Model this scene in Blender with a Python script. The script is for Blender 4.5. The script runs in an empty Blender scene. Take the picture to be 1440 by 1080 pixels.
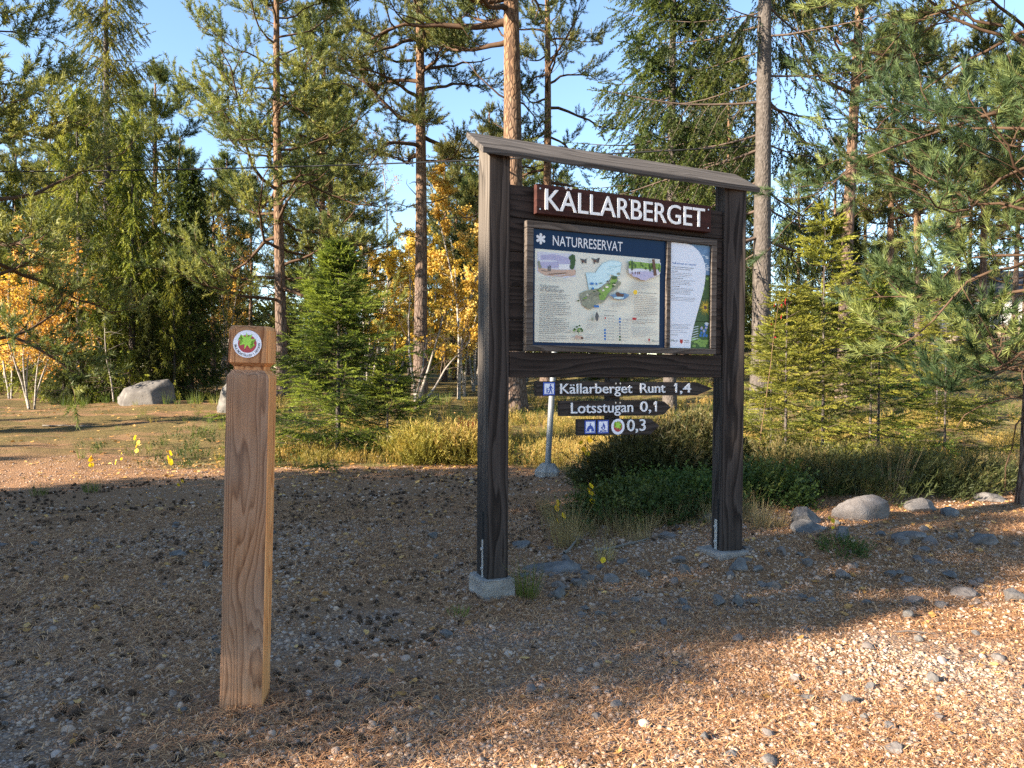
import bpy, math, random
import numpy as np
from math import radians, sin, cos, pi, sqrt
from mathutils import Matrix, Vector

sc = bpy.context.scene
col = sc.collection
RNG = np.random.default_rng(11)
random.seed(5)

# ------------------------------------------------------------------ world, sun, camera
SUN_AZ = radians(27.5)          # direction the light travels, from +X towards +Y
SUN_EL = radians(22.0)
S2 = np.array([cos(SUN_AZ), sin(SUN_AZ)])         # travel direction on the ground
P2 = np.array([-sin(SUN_AZ), cos(SUN_AZ)])        # across it
w = bpy.data.worlds.new("World"); sc.world = w; w.use_nodes = True
nt = w.node_tree
bg = nt.nodes["Background"]
sky = nt.nodes.new("ShaderNodeTexSky")
sky.sky_type = 'NISHITA'; sky.sun_disc = False
sky.sun_elevation = SUN_EL
sky.sun_rotation = math.atan2(-S2[0], -S2[1])
sky.air_density = 1.0; sky.dust_density = 0.1; sky.ozone_density = 2.3; sky.altitude = 50
nt.links.new(sky.outputs[0], bg.inputs[0]); bg.inputs[1].default_value = 0.082
sl = bpy.data.lights.new("sun", 'SUN'); sl.energy = 5.0; sl.angle = radians(0.5); sl.color = (1.0, 0.87, 0.70)
so = bpy.data.objects.new("sun", sl); col.objects.link(so)
d = Vector((S2[0]*cos(SUN_EL), S2[1]*cos(SUN_EL), -sin(SUN_EL)))
so.rotation_euler = d.to_track_quat('-Z', 'Y').to_euler(); so.location = (-20, -10, 15)

EYE = 1.4; FPX = 1040.0; PITCH = radians(-1.2); ROLL = 0.006
cam = bpy.data.cameras.new("camera"); cam.lens = 26.0; cam.sensor_width = 36.0
cam.clip_start = 0.05; cam.clip_end = 2000
co = bpy.data.objects.new("camera", cam); col.objects.link(co)
co.location = (0, 0, EYE)
co.matrix_world = Matrix.Translation((0, 0, EYE)) @ Matrix.Rotation(pi/2+PITCH, 4, 'X') @ Matrix.Rotation(ROLL, 4, 'Z')
sc.camera = co
sc.view_settings.view_transform = 'Standard'; sc.view_settings.look = 'None'
sc.view_settings.exposure = 0; sc.view_settings.gamma = 1
sc.render.engine = 'CYCLES'
cy = sc.cycles
cy.max_bounces = 5; cy.diffuse_bounces = 3; cy.glossy_bounces = 2; cy.transmission_bounces = 3; cy.transparent_max_bounces = 4
cy.caustics_reflective = False; cy.caustics_refractive = False
cy.use_denoising = False
cy.film_exposure = 4.7
cy.sample_clamp_indirect = 4

# ------------------------------------------------------------------ terrain
def S(a, b, x):
    t = np.clip((np.asarray(x, float)-a)/(b-a), 0, 1); return t*t*(3-2*t)
_perm = np.random.default_rng(3).random((64, 64))
def vnoise(x, y):
    x = np.asarray(x, float); y = np.asarray(y, float)
    xi = np.floor(x).astype(int); yi = np.floor(y).astype(int)
    fx = x-xi; fy = y-yi; fx = fx*fx*(3-2*fx); fy = fy*fy*(3-2*fy)
    g = lambda i, j: _perm[i % 64, j % 64]
    return (g(xi, yi)*(1-fx)+g(xi+1, yi)*fx)*(1-fy)+(g(xi, yi+1)*(1-fx)+g(xi+1, yi+1)*fx)*fy
def H(x, y):
    x = np.asarray(x, float); y = np.asarray(y, float)
    z = .30*S(9, 22, y)+.55*S(24, 60, y)
    z = z+S(9, 38, y)*S(2, 22, x)*2.3
    z = z+.09*S(4.7, 5.6, y)*S(.5, 1.7, x)
    z = z+.14*np.exp(-((x-2.2)/1.3)**2-((y-9.2)/1.3)**2)
    z = z+.10*np.exp(-((x-3.4)/2.2)**2-((y-8.6)/1.0)**2)
    far = S(8, 16, np.hypot(x, y))
    z = z+(vnoise(x*.45+7, y*.45+3)-.5)*(.03+.22*far)
    z = z+(vnoise(x*2.3, y*2.3)-.5)*(.018+.05*far)+(vnoise(x*9, y*9)-.5)*.012
    return z
def hz(x, y): return float(H(x, y))
_f = np.array([0, cos(PITCH), sin(PITCH)]); _u0 = np.array([0, -sin(PITCH), cos(PITCH)])
_r = cos(ROLL)*np.array([1, 0, 0])+sin(ROLL)*_u0; _u = -sin(ROLL)*np.array([1, 0, 0])+cos(ROLL)*_u0
def at(px, Y):
    """ground position that was measured at photo column px and distance Y"""
    x = (px-720)/FPX*Y
    return np.array([x, Y, hz(x, Y)])
def gnd(px, py):
    """ground point measured at photo pixel"""
    r = _f+_r*((px-720)/FPX)-_u*((py-540)/FPX)
    t = .5; 
    for i in range(4000):
        p = r*t
        if EYE+p[2] <= hz(p[0], p[1]): break
        t += .01+.002*t
    p = r*t
    return np.array([p[0], p[1], hz(p[0], p[1])])

# vegetation mask: 1 = heath and moss, 0 = gravel yard
def veg(x, y):
    x = np.asarray(x, float); y = np.asarray(y, float)
    n = (vnoise(x*.9+3, y*.9+9)-.5)*1.2
    edge = np.where(x < -2.2, 10.6+0*x, np.where(x < 0.3, 10.4, 0))
    left = S(-.25, .35, y+n*.6-10.3)*(1-S(.0, .8, x))
    # boundary to the right of the steel post runs forward past the board
    bx = np.interp(x, [-.2, .1, .33, .66, .80, 1.0, 1.4, 1.95, 2.6, 3.6, 4.6, 5.4, 7, 12], [10.3, 10.0, 9.9, 9.7, 7.2, 6.2, 6.4, 7.0, 7.2, 7.4, 7.6, 8.3, 9.5, 11])
    right = S(-.15, .3, y+n*.3-bx)*S(-.4, .2, x)
    # path: steel post foot to the left edge stays bare
    return np.clip(np.maximum(left*S(-7, -2.5, x+ .25*(y-10)), right), 0, 1)

# ------------------------------------------------------------------ nodes
def mat(name):
    m = bpy.data.materials.new(name); m.use_nodes = True
    t = m.node_tree; t.nodes.clear()
    o = t.nodes.new("ShaderNodeOutputMaterial")
    return m, t, o
class NB:
    def __init__(s, name):
        s.m, s.t, s.o = mat(name)
    def n(s, typ, **k):
        nd = s.t.nodes.new("ShaderNode"+typ)
        for a, b in k.items(): setattr(nd, a, b)
        return nd
    def l(s, a, b): s.t.links.new(a, b)
    def inp(s, nd, key, v):
        if hasattr(v, 'is_output') or isinstance(v, bpy.types.NodeSocket): s.l(v, nd.inputs[key])
        else: nd.inputs[key].default_value = v
    def coord(s, kind='Object'): return s.n("TexCoord").outputs[kind]
    def pos(s): return s.n("NewGeometry").outputs['Position']
    def mapping(s, v, scale=(1, 1, 1), loc=(0, 0, 0), rot=(0, 0, 0)):
        m = s.n("Mapping"); s.l(v, m.inputs[0]); m.inputs['Scale'].default_value = scale
        m.inputs['Location'].default_value = loc; m.inputs['Rotation'].default_value = rot
        return m.outputs[0]
    def noise(s, v, scale, detail=4, rough=.55, dist=0, out=0):
        q = s.n("TexNoise"); s.l(v, q.inputs['Vector']); q.inputs['Scale'].default_value = scale
        q.inputs['Detail'].default_value = detail; q.inputs['Roughness'].default_value = rough; q.inputs['Distortion'].default_value = dist
        return q.outputs[out]
    def vor(s, v, scale, feature='F1', out=0, rnd=1):
        q = s.n("TexVoronoi", feature=feature); s.l(v, q.inputs['Vector']); q.inputs['Scale'].default_value = scale
        q.inputs['Randomness'].default_value = rnd
        return q.outputs[out]
    def ramp(s, f, stops):
        r = s.n("ValToRGB"); s.l(f, r.inputs[0]); e = r.color_ramp.elements
        while len(e) < len(stops): e.new(.5)
        for el, (p, c) in zip(e, stops):
            el.position = p; el.color = (c, c, c, 1) if not hasattr(c, '__len__') else (*c, 1)
        return r.outputs[0]
    def mix(s, f, a, b, blend='MIX'):
        q = s.n("Mix", data_type='RGBA', blend_type=blend)
        s.inp(q, 0, f)
        for k, v in ((6, a), (7, b)):
            if isinstance(v, bpy.types.NodeSocket): s.l(v, q.inputs[k])
            else: q.inputs[k].default_value = (*v, 1) if len(v) == 3 else v
        return q.outputs[2]
    def math(s, op, a, b=0.0, clamp=False):
        q = s.n("Math", operation=op, use_clamp=clamp); s.inp(q, 0, a); s.inp(q, 1, b); return q.outputs[0]
    def attr(s, name, out='Fac'): return s.n("Attribute", attribute_name=name).outputs[out]
    def bump(s, h, strength=.5, dist=.01, normal=None):
        b = s.n("Bump"); s.l(h, b.inputs['Height']); b.inputs['Strength'].default_value = strength; b.inputs['Distance'].default_value = dist
        if normal is not None: s.l(normal, b.inputs['Normal'])
        return b.outputs[0]
    def bsdf(s, colr, rough=.8, normal=None, spec=.3, metal=0):
        b = s.n("BsdfPrincipled"); s.inp(b, 'Base Color', colr if isinstance(colr, bpy.types.NodeSocket) else (*colr, 1))
        s.inp(b, 'Roughness', rough); b.inputs['Specular IOR Level'].default_value = spec; b.inputs['Metallic'].default_value = metal
        if normal is not None: s.l(normal, b.inputs['Normal'])
        return b.outputs[0]
    def out(s, sh): s.l(sh, s.o.inputs[0]); return s.m

M = {}
def leaf_mat(name, c1, c2, c3=None, trans=.35, rough=.55, tint=None, spec=.25):
    """needles and leaves: colour varies by clump (rnd) and by tree"""
    b = NB(name)
    r = b.attr('rnd')
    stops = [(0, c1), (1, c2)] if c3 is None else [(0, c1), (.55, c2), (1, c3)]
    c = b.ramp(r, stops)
    oi = b.n("ObjectInfo")
    hs = b.n("HueSaturation"); b.l(c, hs.inputs['Color'])
    b.l(b.math('ADD', b.math('MULTIPLY', oi.outputs['Random'], .4), .8), hs.inputs['Value'])
    b.l(b.math('ADD', b.math('MULTIPLY', oi.outputs['Random'], .03), .485), hs.inputs['Hue'])
    c = hs.outputs[0]
    p = b.bsdf(c, rough, spec=spec)
    t = b.n("BsdfTranslucent"); b.l(b.mix(1.0, c, tint or (1.25, 1.2, .7), 'MULTIPLY'), t.inputs[0])
    mx = b.n("MixShader"); mx.inputs[0].default_value = trans; b.l(p, mx.inputs[1]); b.l(t.outputs[0], mx.inputs[2])
    M[name] = b.out(mx.outputs[0]); return M[name]

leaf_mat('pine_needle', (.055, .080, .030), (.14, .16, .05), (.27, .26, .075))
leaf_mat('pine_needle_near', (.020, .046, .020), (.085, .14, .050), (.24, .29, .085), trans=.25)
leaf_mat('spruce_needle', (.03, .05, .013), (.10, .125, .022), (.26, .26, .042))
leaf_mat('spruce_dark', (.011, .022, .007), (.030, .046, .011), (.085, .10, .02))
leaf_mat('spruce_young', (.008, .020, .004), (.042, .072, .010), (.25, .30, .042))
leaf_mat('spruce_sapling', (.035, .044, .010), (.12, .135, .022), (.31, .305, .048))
leaf_mat('birch_gold', (.42, .29, .045), (.64, .46, .085), (.78, .62, .20), trans=.45, tint=(1.1, .95, .6))
leaf_mat('birch_orange', (.42, .24, .045), (.64, .42, .075), (.78, .58, .17), trans=.45, tint=(1.1, .95, .6))
leaf_mat('twig_rust', (.20, .11, .06), (.33, .19, .09), (.45, .25, .10), trans=.3)
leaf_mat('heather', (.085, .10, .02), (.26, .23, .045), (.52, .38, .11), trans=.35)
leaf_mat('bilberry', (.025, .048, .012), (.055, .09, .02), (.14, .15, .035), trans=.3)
leaf_mat('heath_dark', (.026, .036, .012), (.06, .066, .02), (.16, .12, .045), trans=.25)  # darker copy of heather, the thicket's shade put into the colour
leaf_mat('grass_green', (.06, .10, .02), (.12, .16, .03), (.25, .24, .06), trans=.35)
leaf_mat('grass_dry', (.20, .15, .07), (.34, .26, .12), (.45, .36, .18), trans=.3)
leaf_mat('aspen_leaf', (.62, .40, .02), (.74, .52, .03), (.80, .60, .06), trans=.45, tint=(1.05, 1, .6))
leaf_mat('red_leaf', (.45, .03, .02), (.6, .06, .03), (.7, .1, .05), trans=.4, tint=(1, .8, .7))
leaf_mat('litter_leaf', (.30, .14, .04), (.48, .26, .07), (.68, .45, .16), trans=.1, tint=(1, 1, 1))
leaf_mat('litter_needle', (.19, .088, .040), (.47, .24, .105), (.72, .43, .20), trans=.05, tint=(1, 1, 1), rough=.6)
leaf_mat('dead_twig', (.10, .085, .07), (.19, .165, .14), (.30, .26, .22), trans=.0, rough=.85)

def bark_pine():
    b = NB('pine_bark'); v = b.coord()
    hgt = b.attr('hgt')
    m = b.mapping(v, (1, 1, .35))
    n1 = b.noise(m, 14, 6, .65); n2 = b.noise(m, 3, 3)
    ve = b.vor(m, 11, 'DISTANCE_TO_EDGE')
    cr = b.ramp(ve, [(0, 0.0), (.16, 1.0)])
    low = b.mix(n1, (.06, .045, .036), (.23, .17, .135))
    up = b.ramp(n1, [(.25, (.095, .054, .034)), (.5, (.215, .128, .075)), (.75, (.35, .24, .15))])
    f = b.math('ADD', hgt, b.math('MULTIPLY', b.math('SUBTRACT', n2, .5), .45))
    fr = b.ramp(f, [(.20, 0.0), (.42, 1.0)])
    c = b.mix(fr, low, up)
    c = b.mix(b.math('MULTIPLY', b.math('SUBTRACT', 1.0, cr), .75), c, (.05, .03, .022))
    h = b.math('ADD', b.math('MULTIPLY', cr, .6), n1)
    M['pine_bark'] = b.out(b.bsdf(c, .9, b.bump(h, .9, .03), spec=.1))
bark_pine()
def bark_spruce():
    b = NB('spruce_bark'); v = b.coord(); m = b.mapping(v, (1, 1, .6))
    n1 = b.noise(m, 22, 6, .7); n2 = b.noise(v, 1.7, 3)
    c = b.ramp(n1, [(.3, (.035, .031, .028)), (.5, (.085, .073, .066)), (.72, (.155, .138, .125))])
    c = b.mix(b.math('MULTIPLY', n2, .5), c, (.11, .09, .07))
    h = b.math('ADD', n1, b.vor(m, 26))
    M['spruce_bark'] = b.out(b.bsdf(c, .9, b.bump(h, .8, .02), spec=.1))
bark_spruce()
def bark_birch():
    b = NB('birch_bark'); v = b.coord(); m = b.mapping(v, (1, 1, 5))
    n1 = b.noise(m, 4, 5, .6)
    c = b.ramp(n1, [(.36, (.05, .043, .038)), (.47, (.26, .23, .195)), (.75, (.44, .395, .34))])
    M['birch_bark'] = b.out(b.bsdf(c, .7, b.bump(n1, .4, .01)))
bark_birch()
def twigm(name, c1, c2):
    b = NB(name); n1 = b.noise(b.coord(), 18, 4)
    M[name] = b.out(b.bsdf(b.mix(n1, c1, c2), .9, spec=.1))
twigm('twig_dark', (.05, .036, .028), (.15, .11, .085))
twigm('twig_pine', (.045, .028, .019), (.125, .078, .05))
twigm('twig_grey', (.14, .12, .10), (.36, .32, .28))
twigm('shrub_stem', (.10, .06, .035), (.22, .14, .08))

def wood(name, dark, mid, light, ring=7, rough=.8, stretch=.05, wear=None, axis='Z', bumpd=.004, contrast=1.0, zfade=None):
    """sawn timber: growth rings cut lengthwise, fine fibres, drying checks"""
    b = NB(name); v = b.coord()
    if axis == 'X': sc1 = (stretch, 1, 1); sf = (1.2, 60, 60); sk = (.6, 9, 9)
    else: sc1 = (1, 1, stretch); sf = (60, 60, 1.2); sk = (9, 9, .6)
    ncoord = (9, 9, .95) if axis == 'Z' else (.95, 9, 9)
    cont = b.noise(b.mapping(v, ncoord, (3.1, 1.7, .4)), 1.0, 2, .45)
    sx = b.n("SeparateXYZ"); b.l(v, sx.inputs[0])
    lin = b.math('ADD', sx.outputs[0 if axis == 'Z' else 2], b.math('MULTIPLY', sx.outputs[1], .8))
    ph = b.math('ADD', b.math('MULTIPLY', lin, ring*3.2), b.math('MULTIPLY', cont, ring*.9))
    saw = b.math('FRACT', ph)
    class wv: outputs = {1: b.ramp(saw, [(0, .05), (.55, .45), (.86, 1.0), (1.0, .05)])}
    fib = b.noise(b.mapping(v, sf), 1.5, 5, .65)
    big = b.noise(v, 2.2, 3)
    f = b.math('ADD', b.math('MULTIPLY', b.math('SUBTRACT', 1.0, wv.outputs[1]), .55*contrast), b.math('MULTIPLY', fib, .6))
    c = b.ramp(f, [(.2, dark), (.5, mid), (.85, light)])
    if wear:
        c = b.mix(b.ramp(big, [(.42, 0.0), (.62, .6)]), c, b.mix(f, wear[0], wear[1]))
    if zfade:
        sz = b.math('ADD', sx.outputs[2], b.math('MULTIPLY', b.math('SUBTRACT', b.noise(b.mapping(v, (22, 22, 1.4)), 1.0, 4, .6), .5), 2.6))
        c = b.mix(b.ramp(b.math('DIVIDE', sz, 3.0), [(zfade[0]/3, 0.0), (zfade[1]/3, 1.0)]), b.mix(fib, (.012, .010, .009), (.05, .042, .038)), c)
    chk = b.noise(b.mapping(v, sk), 1.3, 4, .6)
    ck = b.ramp(chk, [(.30, 0.0), (.335, 1.0)])
    c = b.mix(b.math('MULTIPLY', b.math('SUBTRACT', 1.0, ck), .8), c, tuple(x*.25 for x in dark))
    # knots
    kv = b.vor(b.mapping(v, (3.2, 3.2, 1.6) if axis == 'Z' else (1.6, 3.2, 3.2)), 1.3)
    kn = b.ramp(kv, [(.055, 1.0), (.085, 0.0)])
    c = b.mix(b.math('MULTIPLY', kn, .7), c, tuple(x*.5 for x in dark))
    h = b.math('ADD', b.math('ADD', b.math('MULTIPLY', wv.outputs[1], .35), fib), ck)
    M[name] = b.out(b.bsdf(c, rough, b.bump(h, .55, bumpd), spec=.2)); return M[name]
wood('larch', (.12, .052, .026), (.27, .14, .072), (.38, .22, .13), ring=16, wear=((.10, .072, .056), (.30, .23, .18)), contrast=.8)
wood('larch_cap', (.12, .045, .018), (.30, .135, .058), (.42, .22, .105), ring=14)
wood('larch_side', (.22, .07, .02), (.60, .25, .085), (.74, .40, .17), ring=14)
wood('tar_wood', (.009, .006, .0048), (.024, .0175, .0142), (.060, .047, .040), ring=6, stretch=.03)
wood('tar_wood_h', (.008, .0052, .004), (.020, .0135, .0105), (.044, .031, .025), ring=6, stretch=.03, axis='X')
wood('grey_wood_h', (.024, .020, .017), (.060, .051, .044), (.112, .098, .087), ring=6, stretch=.04, axis='X')
wood('grey_wood', (.032, .026, .021), (.075, .062, .050), (.125, .106, .088), ring=6, zfade=(.7, 1.5))  # paler upward: sun and shade on the post end put into the colour
wood('finger_wood', (.013, .0095, .008), (.029, .022, .018), (.055, .044, .038), ring=7, stretch=.04, axis='X')
wood('frame_wood', (.034, .026, .021), (.070, .056, .046), (.115, .096, .082), ring=8, stretch=.05, axis='X')
wood('red_board', (.026, .009, .007), (.046, .0155, .012), (.072, .027, .021), ring=4, stretch=.03, axis='X', contrast=.6)
wood('house_wall', (.62, .60, .55), (.72, .70, .66), (.8, .78, .74), ring=3, axis='X')

def flat(name, c, rough=.5, spec=.3, var=.12, metal=0, scale=30):
    b = NB(name); n = b.noise(b.coord(), scale, 4)
    c2 = b.mix(n, tuple(x*(1-var) for x in c), tuple(min(1, x*(1+var)) for x in c))
    M[name] = b.out(b.bsdf(c2, rough, spec=spec, metal=metal)); return M[name]
flat('paint_white', (.72, .72, .72), .55)
flat('panel_blue', (.007, .026, .070), .3, .12, .08)
flat('panel_cream', (.70, .67, .55), .3, .4, .03)
flat('panel_white', (.72, .74, .80), .3, .4, .02)
flat('print_text', (.10, .10, .10), .5)
flat('print_grey', (.30, .30, .30), .5)
flat('print_brown', (.12, .06, .04), .5)
flat('print_sea', (.50, .68, .72), .4, .3, .10, scale=60)
flat('print_sea_line', (.28, .48, .58), .4)
flat('print_blue', (.03, .15, .42), .4)
flat('print_green', (.20, .34, .07), .5, .3, .45, scale=55)
flat('print_dkgreen', (.05, .10, .03), .5, .3, .4, scale=60)
flat('print_olive', (.26, .27, .19), .5, .3, .5, scale=70)
flat('print_lilac', (.42, .40, .55), .5, .3, .18, scale=25)
flat('print_sky', (.60, .60, .66), .5, .3, .12, scale=20)
flat('print_sand', (.55, .38, .28), .5, .3, .2, scale=30)
flat('print_house', (.74, .73, .72), .5)
flat('print_yellow', (.75, .50, .03), .45, .3, .2)
flat('print_red', (.42, .03, .03), .45)
flat('print_water', (.12, .22, .36), .4, .3, .4, scale=45)
flat('print_foam', (.55, .62, .70), .4, .3, .5, scale=50)
flat('sticker_white', (.74, .76, .84), .3, .4, .03)
flat('sticker_red', (.36, .035, .05), .35, .4, .05)
flat('sticker_green', (.33, .60, .06), .35, .4, .05)
flat('sticker_blue', (.02, .07, .36), .35, .4, .05)
flat('screw_steel', (.5, .48, .46), .4, .5, .1, 1)
flat('galvanised', (.20, .215, .225), .5, .5, .18, .3, 12)
flat('bracket_steel', (.55, .55, .54), .45, .5, .2, .6, 20)
flat('slot_black', (.008, .008, .008), .9)
flat('cable_black', (.015, .015, .016), .6)
flat('glass_dark', (.03, .035, .04), .08, .6)
flat('roof_dark', (.06, .055, .055), .7)
def stone_mat(name, c1, c2, c3, moss=.0, scale=6):
    b = NB(name); v = b.coord(); oi = b.n("ObjectInfo").outputs['Random']
    n1 = b.noise(v, scale, 8, .65); n2 = b.noise(v, scale*.35, 4); n3 = b.noise(v, scale*6, 3)
    c = b.ramp(n1, [(.3, c1), (.5, c2), (.72, c3)])
    c = b.mix(b.math('MULTIPLY', b.ramp(n2, [(.5, 0.0), (.62, 1.0)]), .5), c, tuple(min(1, x*1.7) for x in c2))
    c = b.mix(b.math('MULTIPLY', oi, .45), c, b.mix(oi, (.06, .07, .09), (.20, .155, .135)))
    if moss:
        nm = b.n("NewGeometry").outputs['Normal']; sx = b.n("SeparateXYZ"); b.l(nm, sx.inputs[0])
        c = b.mix(b.math('MULTIPLY', b.ramp(b.math('ADD', sx.outputs[2], n2), [(1.0, 0.0), (1.4, 1.0)]), moss), c, (.14, .14, .05))
    M[name] = b.out(b.bsdf(c, .85, b.bump(b.math('ADD', n1, b.math('MULTIPLY', n3, .3)), .8, .03), spec=.2))
stone_mat('boulder', (.055, .05, .045), (.12, .112, .10), (.22, .205, .185), .45, 3)
stone_mat('rock', (.06, .056, .052), (.13, .122, .112), (.25, .235, .22), .45, 9)
stone_mat('concrete', (.22, .20, .17), (.32, .295, .255), (.42, .39, .345), 0, 12)
def pebble_mat():
    b = NB('pebble'); r = b.attr('rnd')
    c = b.ramp(r, [(0, (.09, .083, .08)), (.2, (.24, .20, .17)), (.42, (.44, .32, .235)), (.62, (.52, .385, .28)), (.8, (.32, .285, .265)), (1, (.62, .51, .40))])
    n = b.noise(b.pos(), 90, 4)
    c = b.mix(b.math('MULTIPLY', n, .55), c, (.36, .225, .14))
    M['pebble'] = b.out(b.bsdf(c, .85, spec=.2))
pebble_mat()
def cone_mat():
    b = NB('cone_scale'); r = b.attr('rnd')
    c = b.ramp(r, [(0, (.035, .022, .015)), (.6, (.13, .085, .058)), (1, (.34, .24, .165))])
    M['cone_scale'] = b.out(b.bsdf(c, .85, spec=.15))
cone_mat()

def ground_mat():
    b = NB('ground_soil'); v = b.pos()
    vg = b.attr('veg'); nd = b.attr('needle'); fr = b.attr('far')
    # gravel
    cell = b.n("TexVoronoi"); b.l(v, cell.inputs['Vector']); cell.inputs['Scale'].default_value = 75
    cr = b.n("SeparateColor"); b.l(cell.outputs['Color'], cr.inputs[0])
    gcol = b.ramp(cr.outputs[0], [(0, (.13, .107, .09)), (.3, (.28, .225, .185)), (.6, (.43, .32, .235)), (.85, (.32, .275, .25)), (1, (.58, .47, .37))])
    edge = b.ramp(cell.outputs['Distance'], [(.35, 1.0), (.75, .35)])
    gcol = b.mix(1.0, gcol, edge, 'MULTIPLY')
    # needle litter: two crossed stretched noises
    a1 = b.noise(b.mapping(v, (1, 7, 1), rot=(0, 0, .5)), 26, 3, .7)
    a2 = b.noise(b.mapping(v, (7, 1, 1), rot=(0, 0, .2)), 24, 3, .7)
    st = b.math('MAXIMUM', a1, a2)
    lit = b.ramp(st, [(.40, (.08, .046, .029)), (.56, (.29, .16, .083)), (.72, (.53, .30, .15))])
    big = b.noise(v, 1.1, 5, .6)
    nf = b.math('ADD', nd, b.math('MULTIPLY', b.math('SUBTRACT', big, .5), 1.6))
    nf = b.ramp(b.math('ADD', nf, b.math('MULTIPLY', b.math('SUBTRACT', st, .5), .8)), [(.30, 0.0), (.62, 1.0)])
    c = b.mix(nf, gcol, lit)
    # forest floor: moss, litter, dry grass
    m1 = b.noise(v, 2.3, 6, .65); m2 = b.noise(v, 17, 5, .7)
    ff = b.ramp(b.math('ADD', b.math('MULTIPLY', m1, .6), b.math('MULTIPLY', m2, .4)), [(.36, (.045, .033, .018)), (.45, (.15, .09, .045)), (.52, (.115, .11, .03)), (.60, (.26, .20, .08)), (.68, (.36, .24, .12))])
    mf = b.ramp(b.math('ADD', vg, b.math('MULTIPLY', b.math('SUBTRACT', m1, .5), .5)), [(.3, 0.0), (.6, 1.0)])
    c = b.mix(mf, c, ff)
    # worn grass and moss on the yard further out
    yd = b.math('MULTIPLY', b.attr('moss'), b.ramp(b.noise(b.mapping(v, (.35, 1, 1)), 1.3, 5, .65), [(.34, 0.0), (.50, 1.0)]))
    c = b.mix(yd, c, b.ramp(m2, [(.3, (.045, .033, .015)), (.5, (.12, .093, .032)), (.7, (.26, .175, .075))]))
    h = b.math('ADD', b.math('MULTIPLY', b.math('SUBTRACT', 1.0, cell.outputs['Distance']), .7), b.math('MULTIPLY', st, .5))
    h = b.math('ADD', h, b.math('MULTIPLY', m2, .6))
    M['ground_soil'] = b.out(b.bsdf(c, .92, b.bump(h, .9, .02), spec=.15))
ground_mat()

# ------------------------------------------------------------------ mesh helpers
class Geo:
    def __init__(s): s.V = []; s.F = []; s.R = []; s.HG = []; s.MI = []; s.n = 0
    def add(s, V, F, rnd=0.5, hgt=0.0, mi=0):
        V = np.asarray(V, float).reshape(-1, 3); F = np.asarray(F, int).reshape(-1, 3)
        s.V.append(V); s.F.append(F+s.n); s.n += len(V)
        s.R.append(np.broadcast_to(np.asarray(rnd, float), (len(V),)))
        s.HG.append(np.broadcast_to(np.asarray(hgt, float), (len(V),)))
        s.MI.append(np.full(len(F), mi))
    def merge(s, g, mi=0):
        for a, b_, c, e in zip(g.V, g.F, g.R, g.HG): pass
    def build(s, name, mats, parent=None, smooth=False, loc=None, rot=None, attrs=True):
        V = np.concatenate(s.V); F = np.concatenate(s.F)
        me = bpy.data.meshes.new(name)
        me.vertices.add(len(V)); me.vertices.foreach_set('co', V.astype(np.float32).ravel())
        me.loops.add(F.size); me.loops.foreach_set('vertex_index', F.astype(np.int32).ravel())
        me.polygons.add(len(F))
        me.polygons.foreach_set('loop_start', np.arange(0, F.size, 3, dtype=np.int32))
        try: me.polygons.foreach_set('loop_total', np.full(len(F), 3, dtype=np.int32))
        except Exception: pass
        if not isinstance(mats, (list, tuple)): mats = [mats]
        for m in mats: me.materials.append(m)
        if len(mats) > 1: me.polygons.foreach_set('material_index', np.concatenate(s.MI).astype(np.int32))
        me.polygons.foreach_set('use_smooth', np.full(len(F), smooth, dtype=bool))
        if attrs:
            a = me.attributes.new('rnd', 'FLOAT', 'POINT'); a.data.foreach_set('value', np.concatenate(s.R).astype(np.float32))
            hg = np.concatenate(s.HG)
            if hg.any():
                a = me.attributes.new('hgt', 'FLOAT', 'POINT'); a.data.foreach_set('value', hg.astype(np.float32))
        me.update(calc_edges=True)
        return link(name, me, parent, loc, rot)
def link(name, me, parent=None, loc=None, rot=None):
    o = bpy.data.objects.new(name, me); col.objects.link(o)
    if parent is not None: o.parent = parent
    if loc is not None: o.location = loc
    if rot is not None: o.rotation_euler = rot
    return o
def tag(o, label=None, cat=None, group=None, kind=None):
    for k, v in (('label', label), ('category', cat), ('group', group), ('kind', kind)):
        if v: o[k] = v
    return o
def empty(name, loc, rot=(0, 0, 0), label=None, cat=None, group=None):
    o = bpy.data.objects.new(name, None); col.objects.link(o); o.location = loc; o.rotation_euler = rot
    o.empty_display_size = .2
    return tag(o, label, cat, group)

def norm(v): return v/(np.linalg.norm(v)+1e-12)
def frames(D, roll=None):
    """(m,3) directions -> (m,3,3) matrices whose Z column is D"""
    D = np.asarray(D, float); D = D/(np.linalg.norm(D, axis=1, keepdims=True)+1e-12)
    a = np.where(np.abs(D[:, 2:3]) < .95, np.array([[0, 0, 1.]]), np.array([[1., 0, 0]]))
    X = np.cross(a, D); X /= np.linalg.norm(X, axis=1, keepdims=True)+1e-12
    Y = np.cross(D, X)
    if roll is not None:
        c = np.cos(roll)[:, None]; s_ = np.sin(roll)[:, None]
        X, Y = X*c+Y*s_, Y*c-X*s_
    return np.stack([X, Y, D], axis=2)
def scatter(geo, templates, P, Mx, rnd, rng, mi=0, jit=.0):
    """place copies of small template meshes (V,F) into one geometry"""
    P = np.asarray(P, float); m = len(P)
    if m == 0: return
    ch = rng.integers(0, len(templates), m)
    for k, (tv, tf) in enumerate(templates):
        idx = np.where(ch == k)[0]
        if not len(idx): continue
        V = np.einsum('mij,nj->mni', Mx[idx], tv)+P[idx][:, None, :]
        F = tf[None]+(np.arange(len(idx))*len(tv))[:, None, None]
        R = np.repeat(np.asarray(rnd)[idx], len(tv))
        if jit: R = np.clip(R+rng.normal(0, jit, len(R)), 0, 1)
        geo.add(V.reshape(-1, 3), F.reshape(-1, 3), R, 0, mi)
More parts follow.
